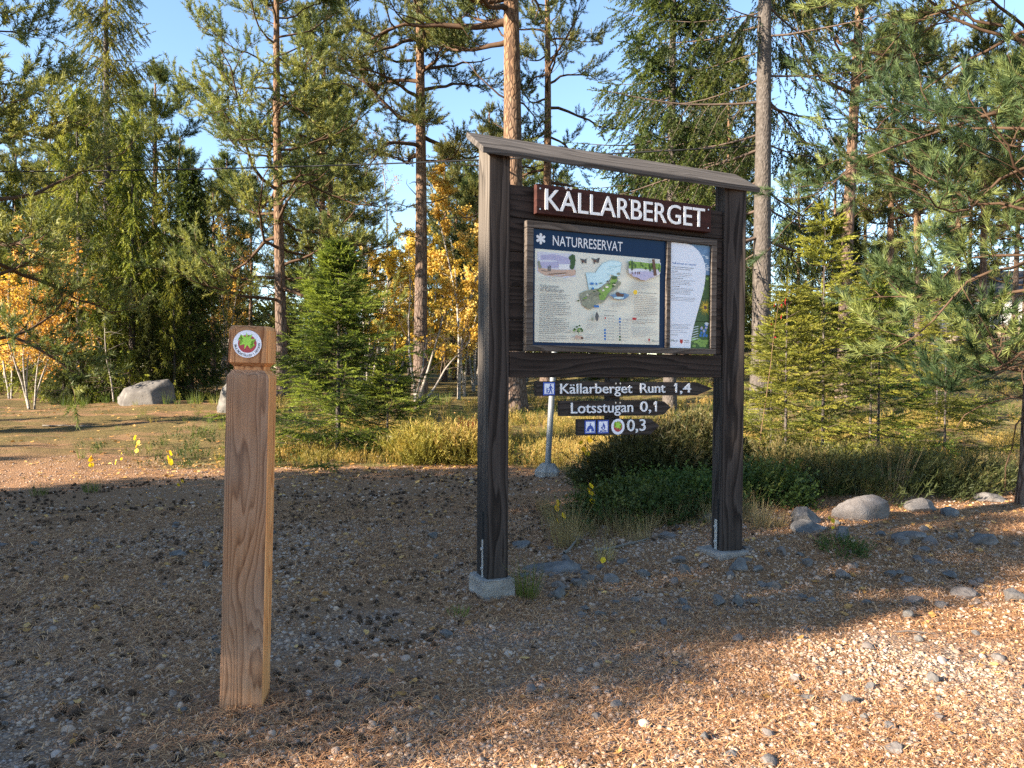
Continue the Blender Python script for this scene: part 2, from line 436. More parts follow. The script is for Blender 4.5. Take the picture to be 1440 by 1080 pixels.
def tube(geo, pts, rad, sides=5, rnd=.5, hgt=None, mi=0, cap=True):
    pts = np.asarray(pts, float); n = len(pts); rad = np.broadcast_to(np.asarray(rad, float), (n,))
    T = np.gradient(pts, axis=0); T /= np.linalg.norm(T, axis=1, keepdims=True)+1e-12
    ref = np.array([0, 0, 1.]) if abs(T[0, 2]) < .8 else np.array([1., 0, 0])
    X = np.cross(ref, T); X /= np.linalg.norm(X, axis=1, keepdims=True)+1e-9; Y = np.cross(T, X)
    a = np.arange(sides)/sides*2*pi
    V = pts[:, None]+rad[:, None, None]*(np.cos(a)[None, :, None]*X[:, None]+np.sin(a)[None, :, None]*Y[:, None])
    V = V.reshape(-1, 3)
    i = np.arange(n-1)[:, None]*sides; j = np.arange(sides)[None]; j2 = (j+1) % sides
    A = (i+j).ravel(); B = (i+j2).ravel(); C = (i+sides+j2).ravel(); D_ = (i+sides+j).ravel()
    F = np.concatenate([np.stack([A, B, C], 1), np.stack([A, C, D_], 1)])
    hg = 0.0 if hgt is None else np.repeat(np.broadcast_to(hgt, (n,)), sides)
    if cap:
        V = np.concatenate([V, pts[-1:]]); k = len(V)-1; base = (n-1)*sides
        F = np.concatenate([F, np.stack([base+np.arange(sides), base+(np.arange(sides)+1) % sides, np.full(sides, k)], 1)])
        if hgt is not None: hg = np.append(hg, hg[-1])
    geo.add(V, F, rnd, hg, mi)
def quads_to_tris(Q): Q = np.asarray(Q); return np.concatenate([Q[:, [0, 1, 2]], Q[:, [0, 2, 3]]])

def box(geo, x0, x1, y0, y1, z0, z1, mi=0, bev=.004, jig=0):
    """box with chamfered edges"""
    bm = bmesh_box(x0, x1, y0, y1, z0, z1, bev)
    geo.add(bm[0], bm[1], .5, 0, mi)
def bmesh_box(x0, x1, y0, y1, z0, z1, b):
    import bmesh
    bm = bmesh.new(); bmesh.ops.create_cube(bm, size=1)
    for v in bm.verts:
        v.co = Vector(((x0+x1)/2+v.co.x*(x1-x0), (y0+y1)/2+v.co.y*(y1-y0), (z0+z1)/2+v.co.z*(z1-z0)))
    if b > 0: bmesh.ops.bevel(bm, geom=bm.edges[:], offset=b, segments=2, affect='EDGES', profile=.6)
    bmesh.ops.triangulate(bm, faces=bm.faces[:])
    bm.verts.index_update()
    V = np.array([v.co[:] for v in bm.verts]); F = np.array([[v.index for v in f.verts] for f in bm.faces]); bm.free()
    return V, F
def prism(geo, poly, y0, y1, mi=0):
    """polygon in x,z extruded from y0 (front) to y1 (back)"""
    if y0 == y1 and len(poly) <= 4:
        geo.add([(p[0], y0, p[1]) for p in poly], [[0, k, k+1] for k in range(1, len(poly)-1)], .5, 0, mi); return
    import bmesh
    bm = bmesh.new(); vs = [bm.verts.new((p[0], y0, p[1])) for p in poly]; f = bm.faces.new(vs)
    if y1 != y0:
        r = bmesh.ops.extrude_face_region(bm, geom=[f])
        for v in [g for g in r['geom'] if isinstance(g, bmesh.types.BMVert)]: v.co.y = y1
        bmesh.ops.recalc_face_normals(bm, faces=bm.faces[:])
    bmesh.ops.triangulate(bm, faces=bm.faces[:]); bm.verts.index_update()
    V = np.array([v.co[:] for v in bm.verts]); F = np.array([[v.index for v in q.verts] for q in bm.faces]); bm.free()
    geo.add(V, F, .5, 0, mi)
_tcache = {}
def text_mesh(body, bold=0.0, extrude=0.0):
    k = (body, bold, extrude)
    if k in _tcache: return _tcache[k]
    cu = bpy.data.curves.new('t', 'FONT'); cu.body = body; cu.offset = bold; cu.extrude = extrude; cu.resolution_u = 4
    o = bpy.data.objects.new('t', cu); col.objects.link(o)
    dg = bpy.context.evaluated_depsgraph_get(); me = bpy.data.meshes.new_from_object(o.evaluated_get(dg))
    me.calc_loop_triangles()
    V = np.array([v.co[:] for v in me.vertices]).reshape(-1, 3); F = np.array([t.vertices[:] for t in me.loop_triangles]).reshape(-1, 3)
    bpy.data.objects.remove(o); bpy.data.curves.remove(cu); bpy.data.meshes.remove(me)
    _tcache[k] = (V, F); return V, F
def text(geo, body, x0, x1, zb, capz, y, mi, bold=0.0, extrude=0.0):
    """lettering fitted between x0 and x1, baseline zb, capital height capz, facing -Y"""
    V, F = text_mesh(body, bold, extrude); 
    ref = text_mesh('E', bold, extrude)[0]
    ch = ref[:, 1].max()-ref[:, 1].min(); b0 = ref[:, 1].min()
    W = np.empty_like(V)
    W[:, 0] = x0+(V[:, 0]-V[:, 0].min())/(V[:, 0].max()-V[:, 0].min())*(x1-x0)
    W[:, 2] = zb+(V[:, 1]-b0)/ch*capz
    W[:, 1] = y-V[:, 2]*(1 if extrude else 0)
    geo.add(W, F, .5, 0, mi)
def one(geo, x, zb, h, y, mi):
    w_ = h*.17; xr = x+h*.34
    prism(geo, [(xr-w_, zb), (xr, zb), (xr, zb+h), (xr-w_*.9, zb+h), (x, zb+h*.82), (x, zb+h*.66), (xr-w_, zb+h*.78)], y-.004, y+.004, mi)
def disc(n, r, cx, cz, sx=1): return [(cx+r*sx*cos(2*pi*i/n), cz+r*sin(2*pi*i/n)) for i in range(n)]

# ------------------------------------------------------------------ plant templates
def needle_shoot(rng, L, n, nl, nw, a0, a1, back=0.0):
    """a shoot along +Z carrying n needles, each one thin triangle"""
    t = rng.random(n)**.8*(1-back)+back; az = rng.random(n)*2*pi
    ang = a0+(a1-a0)*(1-t)+rng.normal(0, .12, n)
    base = np.stack([0*t, 0*t, t*L], 1)
    D = np.stack([np.sin(ang)*np.cos(az), np.sin(ang)*np.sin(az), np.cos(ang)], 1)
    side = np.cross(D, rng.normal(0, 1, (n, 3))); side /= np.linalg.norm(side, axis=1, keepdims=True)
    ln = nl*(.75+.5*rng.random(n))[:, None]
    V = np.stack([base-side*nw/2, base+side*nw/2, base+D*ln], 1).reshape(-1, 3)
    return V, np.arange(3*n).reshape(-1, 3)
def flat_shoot(rng, L, n, nl, nw, droop=0.0):
    """spruce twig: needles all round, denser above, tip bent by droop"""
    t = (np.arange(n)+rng.random(n))/n; az = rng.random(n)*2*pi
    ang = 1.0-.55*t**2+rng.normal(0, .12, n)
    base = np.stack([0*t, -droop*t*t*L, t*L], 1)
    D = np.stack([np.sin(ang)*np.cos(az), np.sin(ang)*np.sin(az)*.8, np.cos(ang)], 1)
    side = np.cross(D, rng.normal(0, 1, (n, 3))); side /= np.linalg.norm(side, axis=1, keepdims=True)
    ln = nl*(1-.45*t)[:, None]*(.8+.4*rng.random(n))[:, None]
    V = np.stack([base-side*nw/2, base+side*nw/2, base+D*ln], 1).reshape(-1, 3)
    return V, np.arange(3*n).reshape(-1, 3)
def leaf_tpl(L, W, bend=.15):
    V = np.array([[0, 0, 0], [W/2, -bend*L*.3, L*.4], [-W/2, -bend*L*.3, L*.4], [0, bend*L, L]], float)
    return V, np.array([[0, 1, 2], [1, 3, 2]])
tr = np.random.default_rng(77)
PT_FAR = [needle_shoot(tr, .40, 46, .115, .021, .55, 1.15) for _ in range(4)]
PT_MID = [needle_shoot(tr, .20, 40, .075, .006, .5, 1.1) for _ in range(4)]
PT_NEAR = [needle_shoot(tr, .17, 60, .085, .0062, .32, .85) for _ in range(5)]
ST_FAR = [flat_shoot(tr, .28, 22, .075, .027) for _ in range(4)]
ST_MID = [flat_shoot(tr, .17, 24, .035, .010) for _ in range(4)]
ST_NEAR = [flat_shoot(tr, .14, 40, .028, .0075) for _ in range(4)]
LEAF_B = [leaf_tpl(.055, .042), leaf_tpl(.045, .036, .3), leaf_tpl(.05, .04, -.2)]
UPZ = np.array([0, 0, 1.])

def grow(rng, p, d_, L, n, wander=.12, lift=0.0):
    pts = [np.array(p, float)]; d_ = norm(np.array(d_, float)); s = L/n
    for i in range(n):
        d_ = norm(d_+rng.normal(0, wander, 3)+UPZ*lift)
        pts.append(pts[-1]+d_*s)
    return np.array(pts), d_
def sub(pts, t):
    f = t*(len(pts)-1); i = min(int(f), len(pts)-2); a = f-i
    return pts[i]*(1-a)+pts[i+1]*a, norm(pts[i+1]-pts[i])

def trunk_line(rng, Hh, lean=(0, 0), wob=.06, n=14):
    z = np.linspace(0, 1, n)
    ph = rng.random(4)*6
    x = lean[0]*z*Hh+wob*np.sin(z*4+ph[0])*z*Hh*.12; y = lean[1]*z*Hh+wob*np.sin(z*5+ph[1])*z*Hh*.12
    x -= x[0]; y -= y[0]
    return np.stack([x, y, z*Hh], 1)

def make_pine(seed, Hh, cb, R, rt, tpl=PT_FAR, limbs=34, sec=9, twigs=5, lean=(0, 0), up=.25, dead=6, tscale=1.0, wob=.06, az_bias=None, needle='pine_needle', profile=.75, gap=0.0, topr=.18, lowcut=0):
    rng = np.random.default_rng(seed)
    tg = Geo(); bg_ = Geo(); cg = Geo()
    tl = trunk_line(rng, Hh, lean, wob, 18)
    fr = np.linspace(0, 1, len(tl))
    rad = rt*(1-fr*.86)**.8; rad[0] *= 1.35
    tube(tg, tl, rad, 14, .5, fr+.001)
    P, D, Rn, Sc = [], [], [], []
    az = rng.random()*6.28
    for i in range(limbs):
        f = ((i+rng.random()*.8)/limbs)
        h = cb+(1-cb)*f**.92*.985
        p, _ = sub(tl, h)
        az += 2.4+rng.normal(0, .35)
        a = az
        if az_bias is not None and rng.random() < az_bias[1]: a = az_bias[0]+rng.normal(0, .5)
        L = R*((1-f)**profile*.95+topr)*rng.uniform(.55, 1.15)
        if f < .15: L *= .75
        if lowcut and h < lowcut: L *= .48
        el = (-.16+.52*f+rng.normal(0, .2))
        d_ = np.array([cos(a)*cos(el), sin(a)*cos(el), sin(el)])
        lp, ld = grow(rng, p, d_, L, 8, .22, up*.14)
        r0 = rt*(.12+.16*(1-f))*min(1.3, L/R+.4)
        tube(bg_, lp, np.linspace(r0, r0*.2, len(lp)), 5, .5)
        shade = rng.uniform(.15, .85)
        if rng.random() < gap: continue
        for k in range(sec):
            t = .28+.72*(k+rng.random())/sec
            q, qd = sub(lp, min(t, .999))
            sgn = 1 if k % 2 else -1
            sv = np.cross(qd, UPZ); sv = norm(sv)*sgn
            dd = norm(qd*.75+sv*rng.uniform(.35, 1.0)+UPZ*rng.uniform(-.05, .45))
            l2 = L*rng.uniform(.20, .40)*(1.15-.55*t)+.18
            sp, sd = grow(rng, q, dd, l2, 4, .2, .10)
            tube(bg_, sp, np.linspace(r0*.28, r0*.08+.002, len(sp)), 3, .5, cap=False)
            for j in range(twigs):
                tt = .3+.7*(j+rng.random())/twigs
                e, ed = sub(sp, min(tt, .999))
                dv = norm(ed*.7+rng.normal(0, .55, 3)+UPZ*.42)
                P.append(e); D.append(dv); Rn.append(np.clip(shade+rng.normal(0, .26), 0, 1)); Sc.append(rng.uniform(.7, 1.15))
            P.append(sp[-1]); D.append(norm(sd+UPZ*.3)); Rn.append(np.clip(shade+.1, 0, 1)); Sc.append(1.1)
    for i in range(dead):
        h = rng.uniform(max(.12, cb-.3), cb+.05); p, _ = sub(tl, h); a = rng.random()*6.28
        lp, _ = grow(rng, p, (cos(a), sin(a), rng.uniform(-.2, .35)), R*rng.uniform(.12, .5), 5, .25, 0)
        tube(bg_, lp, np.linspace(rt*.10, .005, len(lp)), 4, .5)
    P = np.array(P); D = np.array(D); Sc = np.array(Sc)*tscale
    Mx = frames(D, rng.random(len(P))*6.28)*Sc[:, None, None]
    scatter(cg, tpl, P, Mx, np.array(Rn), rng, jit=.08)
    return dict(trunk=(tg, 'pine_bark', True), branches=(bg_, 'twig_pine', True), crown=(cg, needle, False))

def make_spruce(seed, Hh, cb, R, rt, tpl=ST_FAR, step=.42, per=5, sec=12, spr=3, droop=.25, hang=.0, shape=.8, needle='spruce_needle', tscale=1.12, lean=(0, 0), bark='spruce_bark', gaps=.1, rise=0.0, tip=True, rag=.25, sidew=.42, skip=None):
    rng = np.random.default_rng(seed)
    tg = Geo(); bg_ = Geo(); cg = Geo()
    tl = trunk_line(rng, Hh, lean, .03, 14); fr = np.linspace(0, 1, len(tl))
    rad = rt*(1-fr*.94); rad[0] *= 1.25
    tube(tg, tl, rad, 10, .5, fr+.001)
    P, D, Rn, Sc = [], [], [], []
    z = cb*Hh; az = rng.random()*6.28
    while z < Hh*.97:
        f = (z-cb*Hh)/(Hh-cb*Hh)
        for k in range(per):
            if rng.random() < gaps: continue
            az += 2*pi/per+rng.normal(0, .3)
            if skip and abs((az-skip[0]+pi) % (2*pi)-pi) < skip[1]: continue
            L = R*((1-f)**shape+.03)*rng.uniform(1-rag, 1+rag*.6)
            if L < .06: L = .06
            zz = min(z+rng.normal(0, step*.3), Hh*.98)
            p, _ = sub(tl, max(0, min(.999, zz/Hh)))
            el = -droop*(1-f)+.55*f+rise+rng.normal(0, .1)
            d_ = np.array([cos(az)*cos(el), sin(az)*cos(el), sin(el)])
            lp, ld = grow(rng, p, d_, L, 6, .05, .05 if f < .8 else .02)
            r0 = max(.004, rt*.16*(L/R))
            tube(bg_, lp, np.linspace(r0, r0*.2+.001, len(lp)), 4, .5, cap=False)
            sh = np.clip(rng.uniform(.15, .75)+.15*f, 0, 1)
            ns = max(3, int(sec*(L/R)**.6))
            for m in range(ns):
                t = .10+.90*(m+rng.random()*.8)/ns
                q, qd = sub(lp, min(t, .999)); sgn = 1 if m % 2 else -1
                sv = norm(np.cross(qd, UPZ))*sgn
                l2 = (L*sidew*(1.05-t)+.05)*rng.uniform(.7, 1.2)
                dd = norm(qd*.75+sv*.8*(1-hang)-UPZ*(hang*1.6+.1))
                sp, sd = grow(rng, q, dd, l2, 3, .08, -.06-.25*hang)
                if l2 > .25: tube(bg_, sp, np.linspace(r0*.3, .0015, len(sp)), 3, .5, cap=False)
                nn = max(1, int(round(spr*(.5+l2/(L*sidew+.05)))))
                for j in range(nn):
                    tt = (j+rng.random()*.7)/nn
                    e, ed = sub(sp, min(tt, .999)); s2 = 1 if j % 2 else -1
                    dv = norm(ed+norm(np.cross(ed, UPZ)+1e-6)*s2*.55+rng.normal(0, .15, 3)-UPZ*hang*.8)
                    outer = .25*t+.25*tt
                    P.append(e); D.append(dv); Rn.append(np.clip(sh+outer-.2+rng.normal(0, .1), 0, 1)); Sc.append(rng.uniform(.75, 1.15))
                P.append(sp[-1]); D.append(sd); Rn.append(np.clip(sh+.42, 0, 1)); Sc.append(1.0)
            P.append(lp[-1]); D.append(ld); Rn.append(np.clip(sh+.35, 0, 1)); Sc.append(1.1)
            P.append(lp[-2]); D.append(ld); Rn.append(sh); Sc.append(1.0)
        z += step*(1-.45*f)*rng.uniform(.8, 1.2)
    if tip:
        for k in range(7):
            p, dd = sub(tl, .9+.0166*k); P.append(p); D.append(norm(dd+rng.normal(0, .08, 3))); Rn.append(.8); Sc.append(.9)
    P = np.array(P); D = np.array(D); Sc = np.array(Sc)*tscale
    Mx = frames(D, rng.random(len(P))*6.28)*Sc[:, None, None]
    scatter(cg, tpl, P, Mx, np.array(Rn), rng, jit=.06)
    return dict(trunk=(tg, bark, True), branches=(bg_, 'twig_dark', True), crown=(cg, needle, False))

def make_birch(seed, stems, Hh, R, rt, leaves=2600, needle='birch_gold', bark='birch_bark', low=.25, lscale=1.0, spread=.25, nb=16):
    rng = np.random.default_rng(seed)
    tg = Geo(); bg_ = Geo(); cg = Geo(); tips = []
    for s in range(stems):
        a = rng.random()*6.28+s*2.1; lean = spread*rng.uniform(.4, 1.1) if stems > 1 else rng.normal(0, .04)
        hh = Hh*rng.uniform(.75, 1.0)
        tl, _ = grow(rng, (cos(a)*.08*(stems > 1), sin(a)*.08*(stems > 1), 0), (cos(a)*lean, sin(a)*lean, 1), hh, 10, .07, .03)
        r0 = rt*rng.uniform(.7, 1.1); fr = np.linspace(0, 1, len(tl))
        tube(tg, tl, r0*(1-fr*.9), 8, .5, fr+.001)
        for k in range(nb):
            t = low+(1-low)*(k+rng.random())/nb; p, d0 = sub(tl, min(.999, t)); a2 = rng.random()*6.28
            L = R*rng.uniform(.5, 1.1)*(1.1-.7*t)
            lp, ld = grow(rng, p, (cos(a2), sin(a2), rng.uniform(.3, 1.0)), L, 6, .14, .02)
            tube(bg_, lp, np.linspace(r0*.3*(1.1-t), .003, len(lp)), 4, .5, cap=False)
            for m in range(7):
                q, qd = sub(lp, .25+.74*rng.random()); sp, _ = grow(rng, q, norm(qd*.6+rng.normal(0, .7, 3)-UPZ*.1), L*rng.uniform(.2, .45), 4, .2, -.05)
                tube(bg_, sp, np.linspace(.004, .0015, len(sp)), 3, .5, cap=False)
                tips.append((sp, rng.uniform(0, 1)))
    n = leaves; idx = rng.integers(0, len(tips), n)
    P = np.array([sub(tips[i][0], rng.random()*.999)[0] for i in idx])+rng.normal(0, .05, (n, 3))
    D = rng.normal(0, 1, (n, 3))-UPZ*.6
    Mx = frames(D, rng.random(n)*6.28)*(lscale*rng.uniform(.7, 1.3, n))[:, None, None]
    scatter(cg, LEAF_B, P, Mx, np.array([tips[i][1] for i in idx]), rng, jit=.15)
    return dict(trunk=(tg, bark, True), branches=(bg_, 'twig_grey' if bark == 'birch_bark' else 'twig_dark', True), crown=(cg, needle, False))

def plant(name, parts, loc, label, cat, group=None, rz=0.0, sc_=1.0):
    e = empty(name, loc, (0, 0, rz), label, cat, group); e.scale = (sc_,)*3
    for pn, (g, m, sm) in parts.items():
        if g.n: g.build(pn, M[m], e, sm)
    return e
def copy_thing(src, loc, rz, s, label, group=None):
    r = src.copy(); col.objects.link(r); r.location = loc; r.rotation_euler = (0, 0, rz)
    r.scale = s if hasattr(s, '__len__') else (s,)*3
    r['label'] = label
    if group: r['group'] = group
    elif 'group' in r: del r['group']
    for ch in list(src.children):
        c = ch.copy(); col.objects.link(c); c.parent = r
    return r

# ------------------------------------------------------------------ ground sheet
def build_ground():
    ang = np.concatenate([np.linspace(-.95, .95, 420), np.linspace(.95, 2*pi-.95, 120)[1:-1]])
    r = np.concatenate([[.02], np.geomspace(.5, 12, 300), np.geomspace(12.2, 700, 130)])
    A, Rr = np.meshgrid(ang, r)
    x = np.sin(A)*Rr; y = np.cos(A)*Rr
    z = H(x, y)
    # far away the ground levels out
    V = np.stack([x, y, z], 2).reshape(-1, 3); na = len(ang); nr = len(r)
    i = np.arange(nr-1)[:, None]*na; j = np.arange(na)[None]; j2 = (j+1) % na
    A_, B_, C_, D_ = (i+j).ravel(), (i+j2).ravel(), (i+na+j2).ravel(), (i+na+j).ravel()
    F = np.concatenate([np.stack([A_, C_, B_], 1), np.stack([A_, D_, C_], 1)])
    g = Geo(); g.add(V, F)
    o = g.build('ground', M['ground_soil'], None, True, attrs=False)
    me = o.data; X = V[:, 0]; Y = V[:, 1]
    vg = veg(X, Y)
    # needles: heavy on the yard left and middle, thinner on the open gravel in front
    nd = .46+.20*S(3.4, 5.5, Y)+.16*(1-S(-1.0, .4, X))*S(3.2, 4.5, Y)+.25*S(0, 3, X)*S(4.2, 6, Y)
    moss = S(9.8, 12.5, Y)*(1-S(-1.6, -.4, X))
    for nm, a in (('veg', vg), ('needle', nd), ('moss', moss), ('far', S(10, 20, Y))):
        at_ = me.attributes.new(nm, 'FLOAT', 'POINT'); at_.data.foreach_set('value', a.astype(np.float32))
    tag(o, 'gravel yard with pine needles running into mossy forest floor', None, None, 'structure')
build_ground()

# ------------------------------------------------------------------ stones
def ico(sub_):
    import bmesh
    bm = bmesh.new(); bmesh.ops.create_icosphere(bm, subdivisions=sub_, radius=1); bm.verts.index_update()
    V = np.array([v.co[:] for v in bm.verts]); F = np.array([[v.index for v in f.verts] for f in bm.faces]); bm.free(); return V, F
def stone_tpl(seed, sub_=2, sq=.65, ang=5, cut=.72):
    rng = np.random.default_rng(seed); V, F = ico(sub_)
    V = V.copy()
    for k in range(ang):                          # flat broken faces
        n = norm(rng.normal(0, 1, 3)); dd = rng.uniform(cut-.12, cut+.15); ex = np.maximum(V@n-dd, 0); V -= ex[:, None]*n*.92
    V *= rng.uniform(.75, 1.2, 3); V[:, 2] *= sq
    V += rng.normal(0, .02, V.shape)
    return V, F
def pebbles():
    rng = np.random.default_rng(8)
    small = [stone_tpl(s, 1, .7, 4, .75) for s in range(6)]
    big = [stone_tpl(20+s, 2, .65, 6, .72) for s in range(6)]
    g = Geo()
    def put(n, rmin, rmax, s0, s1, tpl, keep):
        A = rng.uniform(-.80, .80, n); u = rng.random(n); Rr = np.sqrt(rmin**2+u*(rmax**2-rmin**2))
        x = np.sin(A)*Rr; y = np.cos(A)*Rr
        k = rng.random(n) < keep(x, y)*(1-.93*veg(x, y)); x, y = x[k], y[k]; n = len(x)
        s = s0*(s1/s0)**(rng.random(n)**2.2)
        z = H(x, y)+s*rng.uniform(-.25, .3, n)
        D = rng.normal(0, .35, (n, 3))+UPZ
        scatter(g, tpl, np.stack([x, y, z], 1), frames(D, rng.random(n)*6.28)*s[:, None, None], np.clip(rng.beta(1.25, 1.7, n), 0, 1), rng, jit=.02)
    clump = lambda x, y: np.clip(.35+1.1*(vnoise(x*1.3+2, y*1.6+5)-.25), .08, 1)
    front = lambda x, y: np.clip(clump(x, y)*.75+.5*(1-S(-.2, .4, (x*P2[0]+y*P2[1])-2.6)), 0, 1)
    put(40000, 2.1, 4.2, .0048, .0155, small, front)
    put(42000, 4.2, 7.0, .0055, .016, small, clump)
    put(26000, 7.0, 13, .006, .017, small, lambda x, y: clump(x, y)*.8)
    put(2600, 2.1, 9, .013, .028, big, lambda x, y: .6+0*x)
    g.build('gravel', M['pebble'], None, True)
    tag(bpy.data.objects['gravel'], 'grey and pinkish gravel spread over the yard', 'gravel', None, 'stuff')
pebbles()
def ground_litter():
    rng = np.random.default_rng(9)
    # fallen pine needles
    g = Geo()
    V = np.array([[-.5, 0, 0], [.5, 0, 0], [.5, .5, .12], [-.5, .5, .12], [.3, 1, 0], [-.3, 1, 0]]) * np.array([.0030, .062, .05])
    V2 = V.copy(); V2[:, 0] += np.array([0, 0, .004, .004, .012, .012])
    F = np.array([[0, 1, 2], [0, 2, 3], [3, 2, 4], [3, 4, 5]])
    def put(n, rmin, rmax, keep, s):
        A = rng.uniform(-.80, .80, n); Rr = np.sqrt(rmin**2+rng.random(n)*(rmax**2-rmin**2))
        x = np.sin(A)*Rr; y = np.cos(A)*Rr
        k = rng.random(n) < keep(x, y)*(1-.8*veg(x, y)); x, y = x[k], y[k]; n = len(x)
        z = H(x, y)+rng.uniform(.002, .016, n)
        a = rng.random(n)*6.28; c, s_ = np.cos(a), np.sin(a); tl = rng.normal(0, .12, n)
        Mx = np.zeros((n, 3, 3)); Mx[:, 0, 0] = c; Mx[:, 1, 0] = s_; Mx[:, 0, 1] = -s_; Mx[:, 1, 1] = c; Mx[:, 2, 1] = tl; Mx[:, 2, 2] = 1
        Mx *= (s*rng.uniform(.6, 1.2, n))[:, None, None]
        scatter(g, [(V, F), (V2, F)], np.stack([x, y, z], 1), Mx, rng.random(n), rng)
    den = lambda x, y: np.clip(.15+1.5*(vnoise(x*1.1+20, y*1.4+8)-.25), .05, 1)
    put(72000, 2.1, 4.5, lambda x, y: np.clip(den(x, y)+.15, 0, 1), .9); put(80000, 4.5, 8, lambda x, y: np.clip(den(x, y)+.4*S(0, 2, x)+.25*(1-S(-1, .4, x)), 0, 1), 1.2)
    put(12000, 8, 12, den, 1.5)
    o = g.build('fallen_needles', M['litter_needle']); tag(o, 'rusty fallen pine needles strewn over the gravel', 'needles', None, 'stuff')
    # fallen leaves
    g = Geo()
    base = []
    for k in range(5):
        n = 9; L, W = 1.0, .72; V = []; r2 = np.random.default_rng(k)
        cx_, cz_ = r2.uniform(-.4, .5), r2.uniform(-.3, .5)
        for i in range(n):
            t = i/(n-1); wd = W/2*math.sin(pi*t**.8)**.8*(1-.25*t)
            for sg in (-1, 0, 1):
                X_ = sg*wd; Y_ = t*L-.5; V.append((X_, Y_, .18*cx_*(X_*2)**2*2+.2*cz_*(Y_*2)**2+.05*sg*r2.normal()))
        F = []
        for i in range(n-1):
            for c in range(2):
                a = i*3+c; F += [[a, a+1, a+4], [a, a+4, a+3]]
        base.append((np.array(V), np.array(F)))
    def putl(n, fx, s0, s1, keep=None):
        x, y = fx(n)
        if keep is not None: k = rng.random(n) < keep(x, y); x, y = x[k], y[k]
        n = len(x); s = rng.uniform(s0, s1, n); z = H(x, y)+.006+s*.12
        D = rng.normal(0, .25, (n, 3))+UPZ
        scatter(g, base, np.stack([x, y, z], 1), frames(D, rng.random(n)*6.28)*s[:, None, None], rng.beta(1.6, 1.6, n), rng, jit=.03)
    def ring(r0, r1):
        def f(n):
            A = rng.uniform(-.78, .78, n); Rr = np.sqrt(r0**2+rng.random(n)*(r1**2-r0**2)); return np.sin(A)*Rr, np.cos(A)*Rr
        return f
    putl(130, ring(2.3, 4.5), .022, .05); putl(1100, ring(4.5, 9), .025, .06)
    putl(5200, ring(8.2, 12.5), .03, .07, lambda x, y: np.clip(S(8.2, 10, y+ (vnoise(x*1.3, y)-.5)*1.5)*(.25+1.2*np.exp(-((x+2.2)/2.5)**2)), 0, 1)*(1-.4*veg(x, y)))
    putl(1500, ring(5, 9), .03, .06, lambda x, y: S(.2, 2, x)*S(5.2, 6.4, y)*.5)
    putl(5000, ring(12, 26), .04, .09, lambda x, y: vnoise(x*.4, y*.4)*.8)
    o = g.build('fallen_leaves', M['litter_leaf']); tag(o, 'dry orange and yellow leaves scattered on the ground', 'leaves', None, 'stuff')
ground_litter()

# pine cones
def cone_tpl(seed, opened=1.0):
    rng = np.random.default_rng(seed); Vs = []; Fs = []; R = []; k = 0; n = 46
    V, F = ico(1); V = V*np.array([.30, .30, .48]); Vs.append(V); Fs.append(F); R.append(np.zeros(len(V))); k = len(V)
    for i in range(n):
        t = (i+.5)/n; a = i*2.39996; zz = -.5+t; rr = .30*math.sin(pi*min(1, .12+.85*t))**.7
        out = np.array([cos(a), sin(a), 0]); upv = np.array([0, 0, 1.]); sd = np.array([-sin(a), cos(a), 0])
        dr = norm(out*opened+upv*(.25+.9*t)); b = out*rr*.7+upv*zz; tp = b+dr*.27*(1.1-.5*t); w_ = .13*(1.1-.4*t)
        nrm = norm(np.cross(sd, dr))*.03
        Vq = np.array([b-sd*w_*.5, b+sd*w_*.5, tp+sd*w_, tp-sd*w_, tp+sd*w_*.8-nrm, tp-sd*w_*.8-nrm, tp+dr*.03+nrm])
        Vs.append(Vq); Fs.append(np.array([[0, 1, 2], [0, 2, 3], [3, 2, 6], [3, 4, 2], [3, 5, 4]])+k); k += len(Vq)
        R.append(np.array([0, 0, .6, .6, .8, .8, 1.0]))
    return np.concatenate(Vs), np.concatenate(Fs), np.concatenate(R)
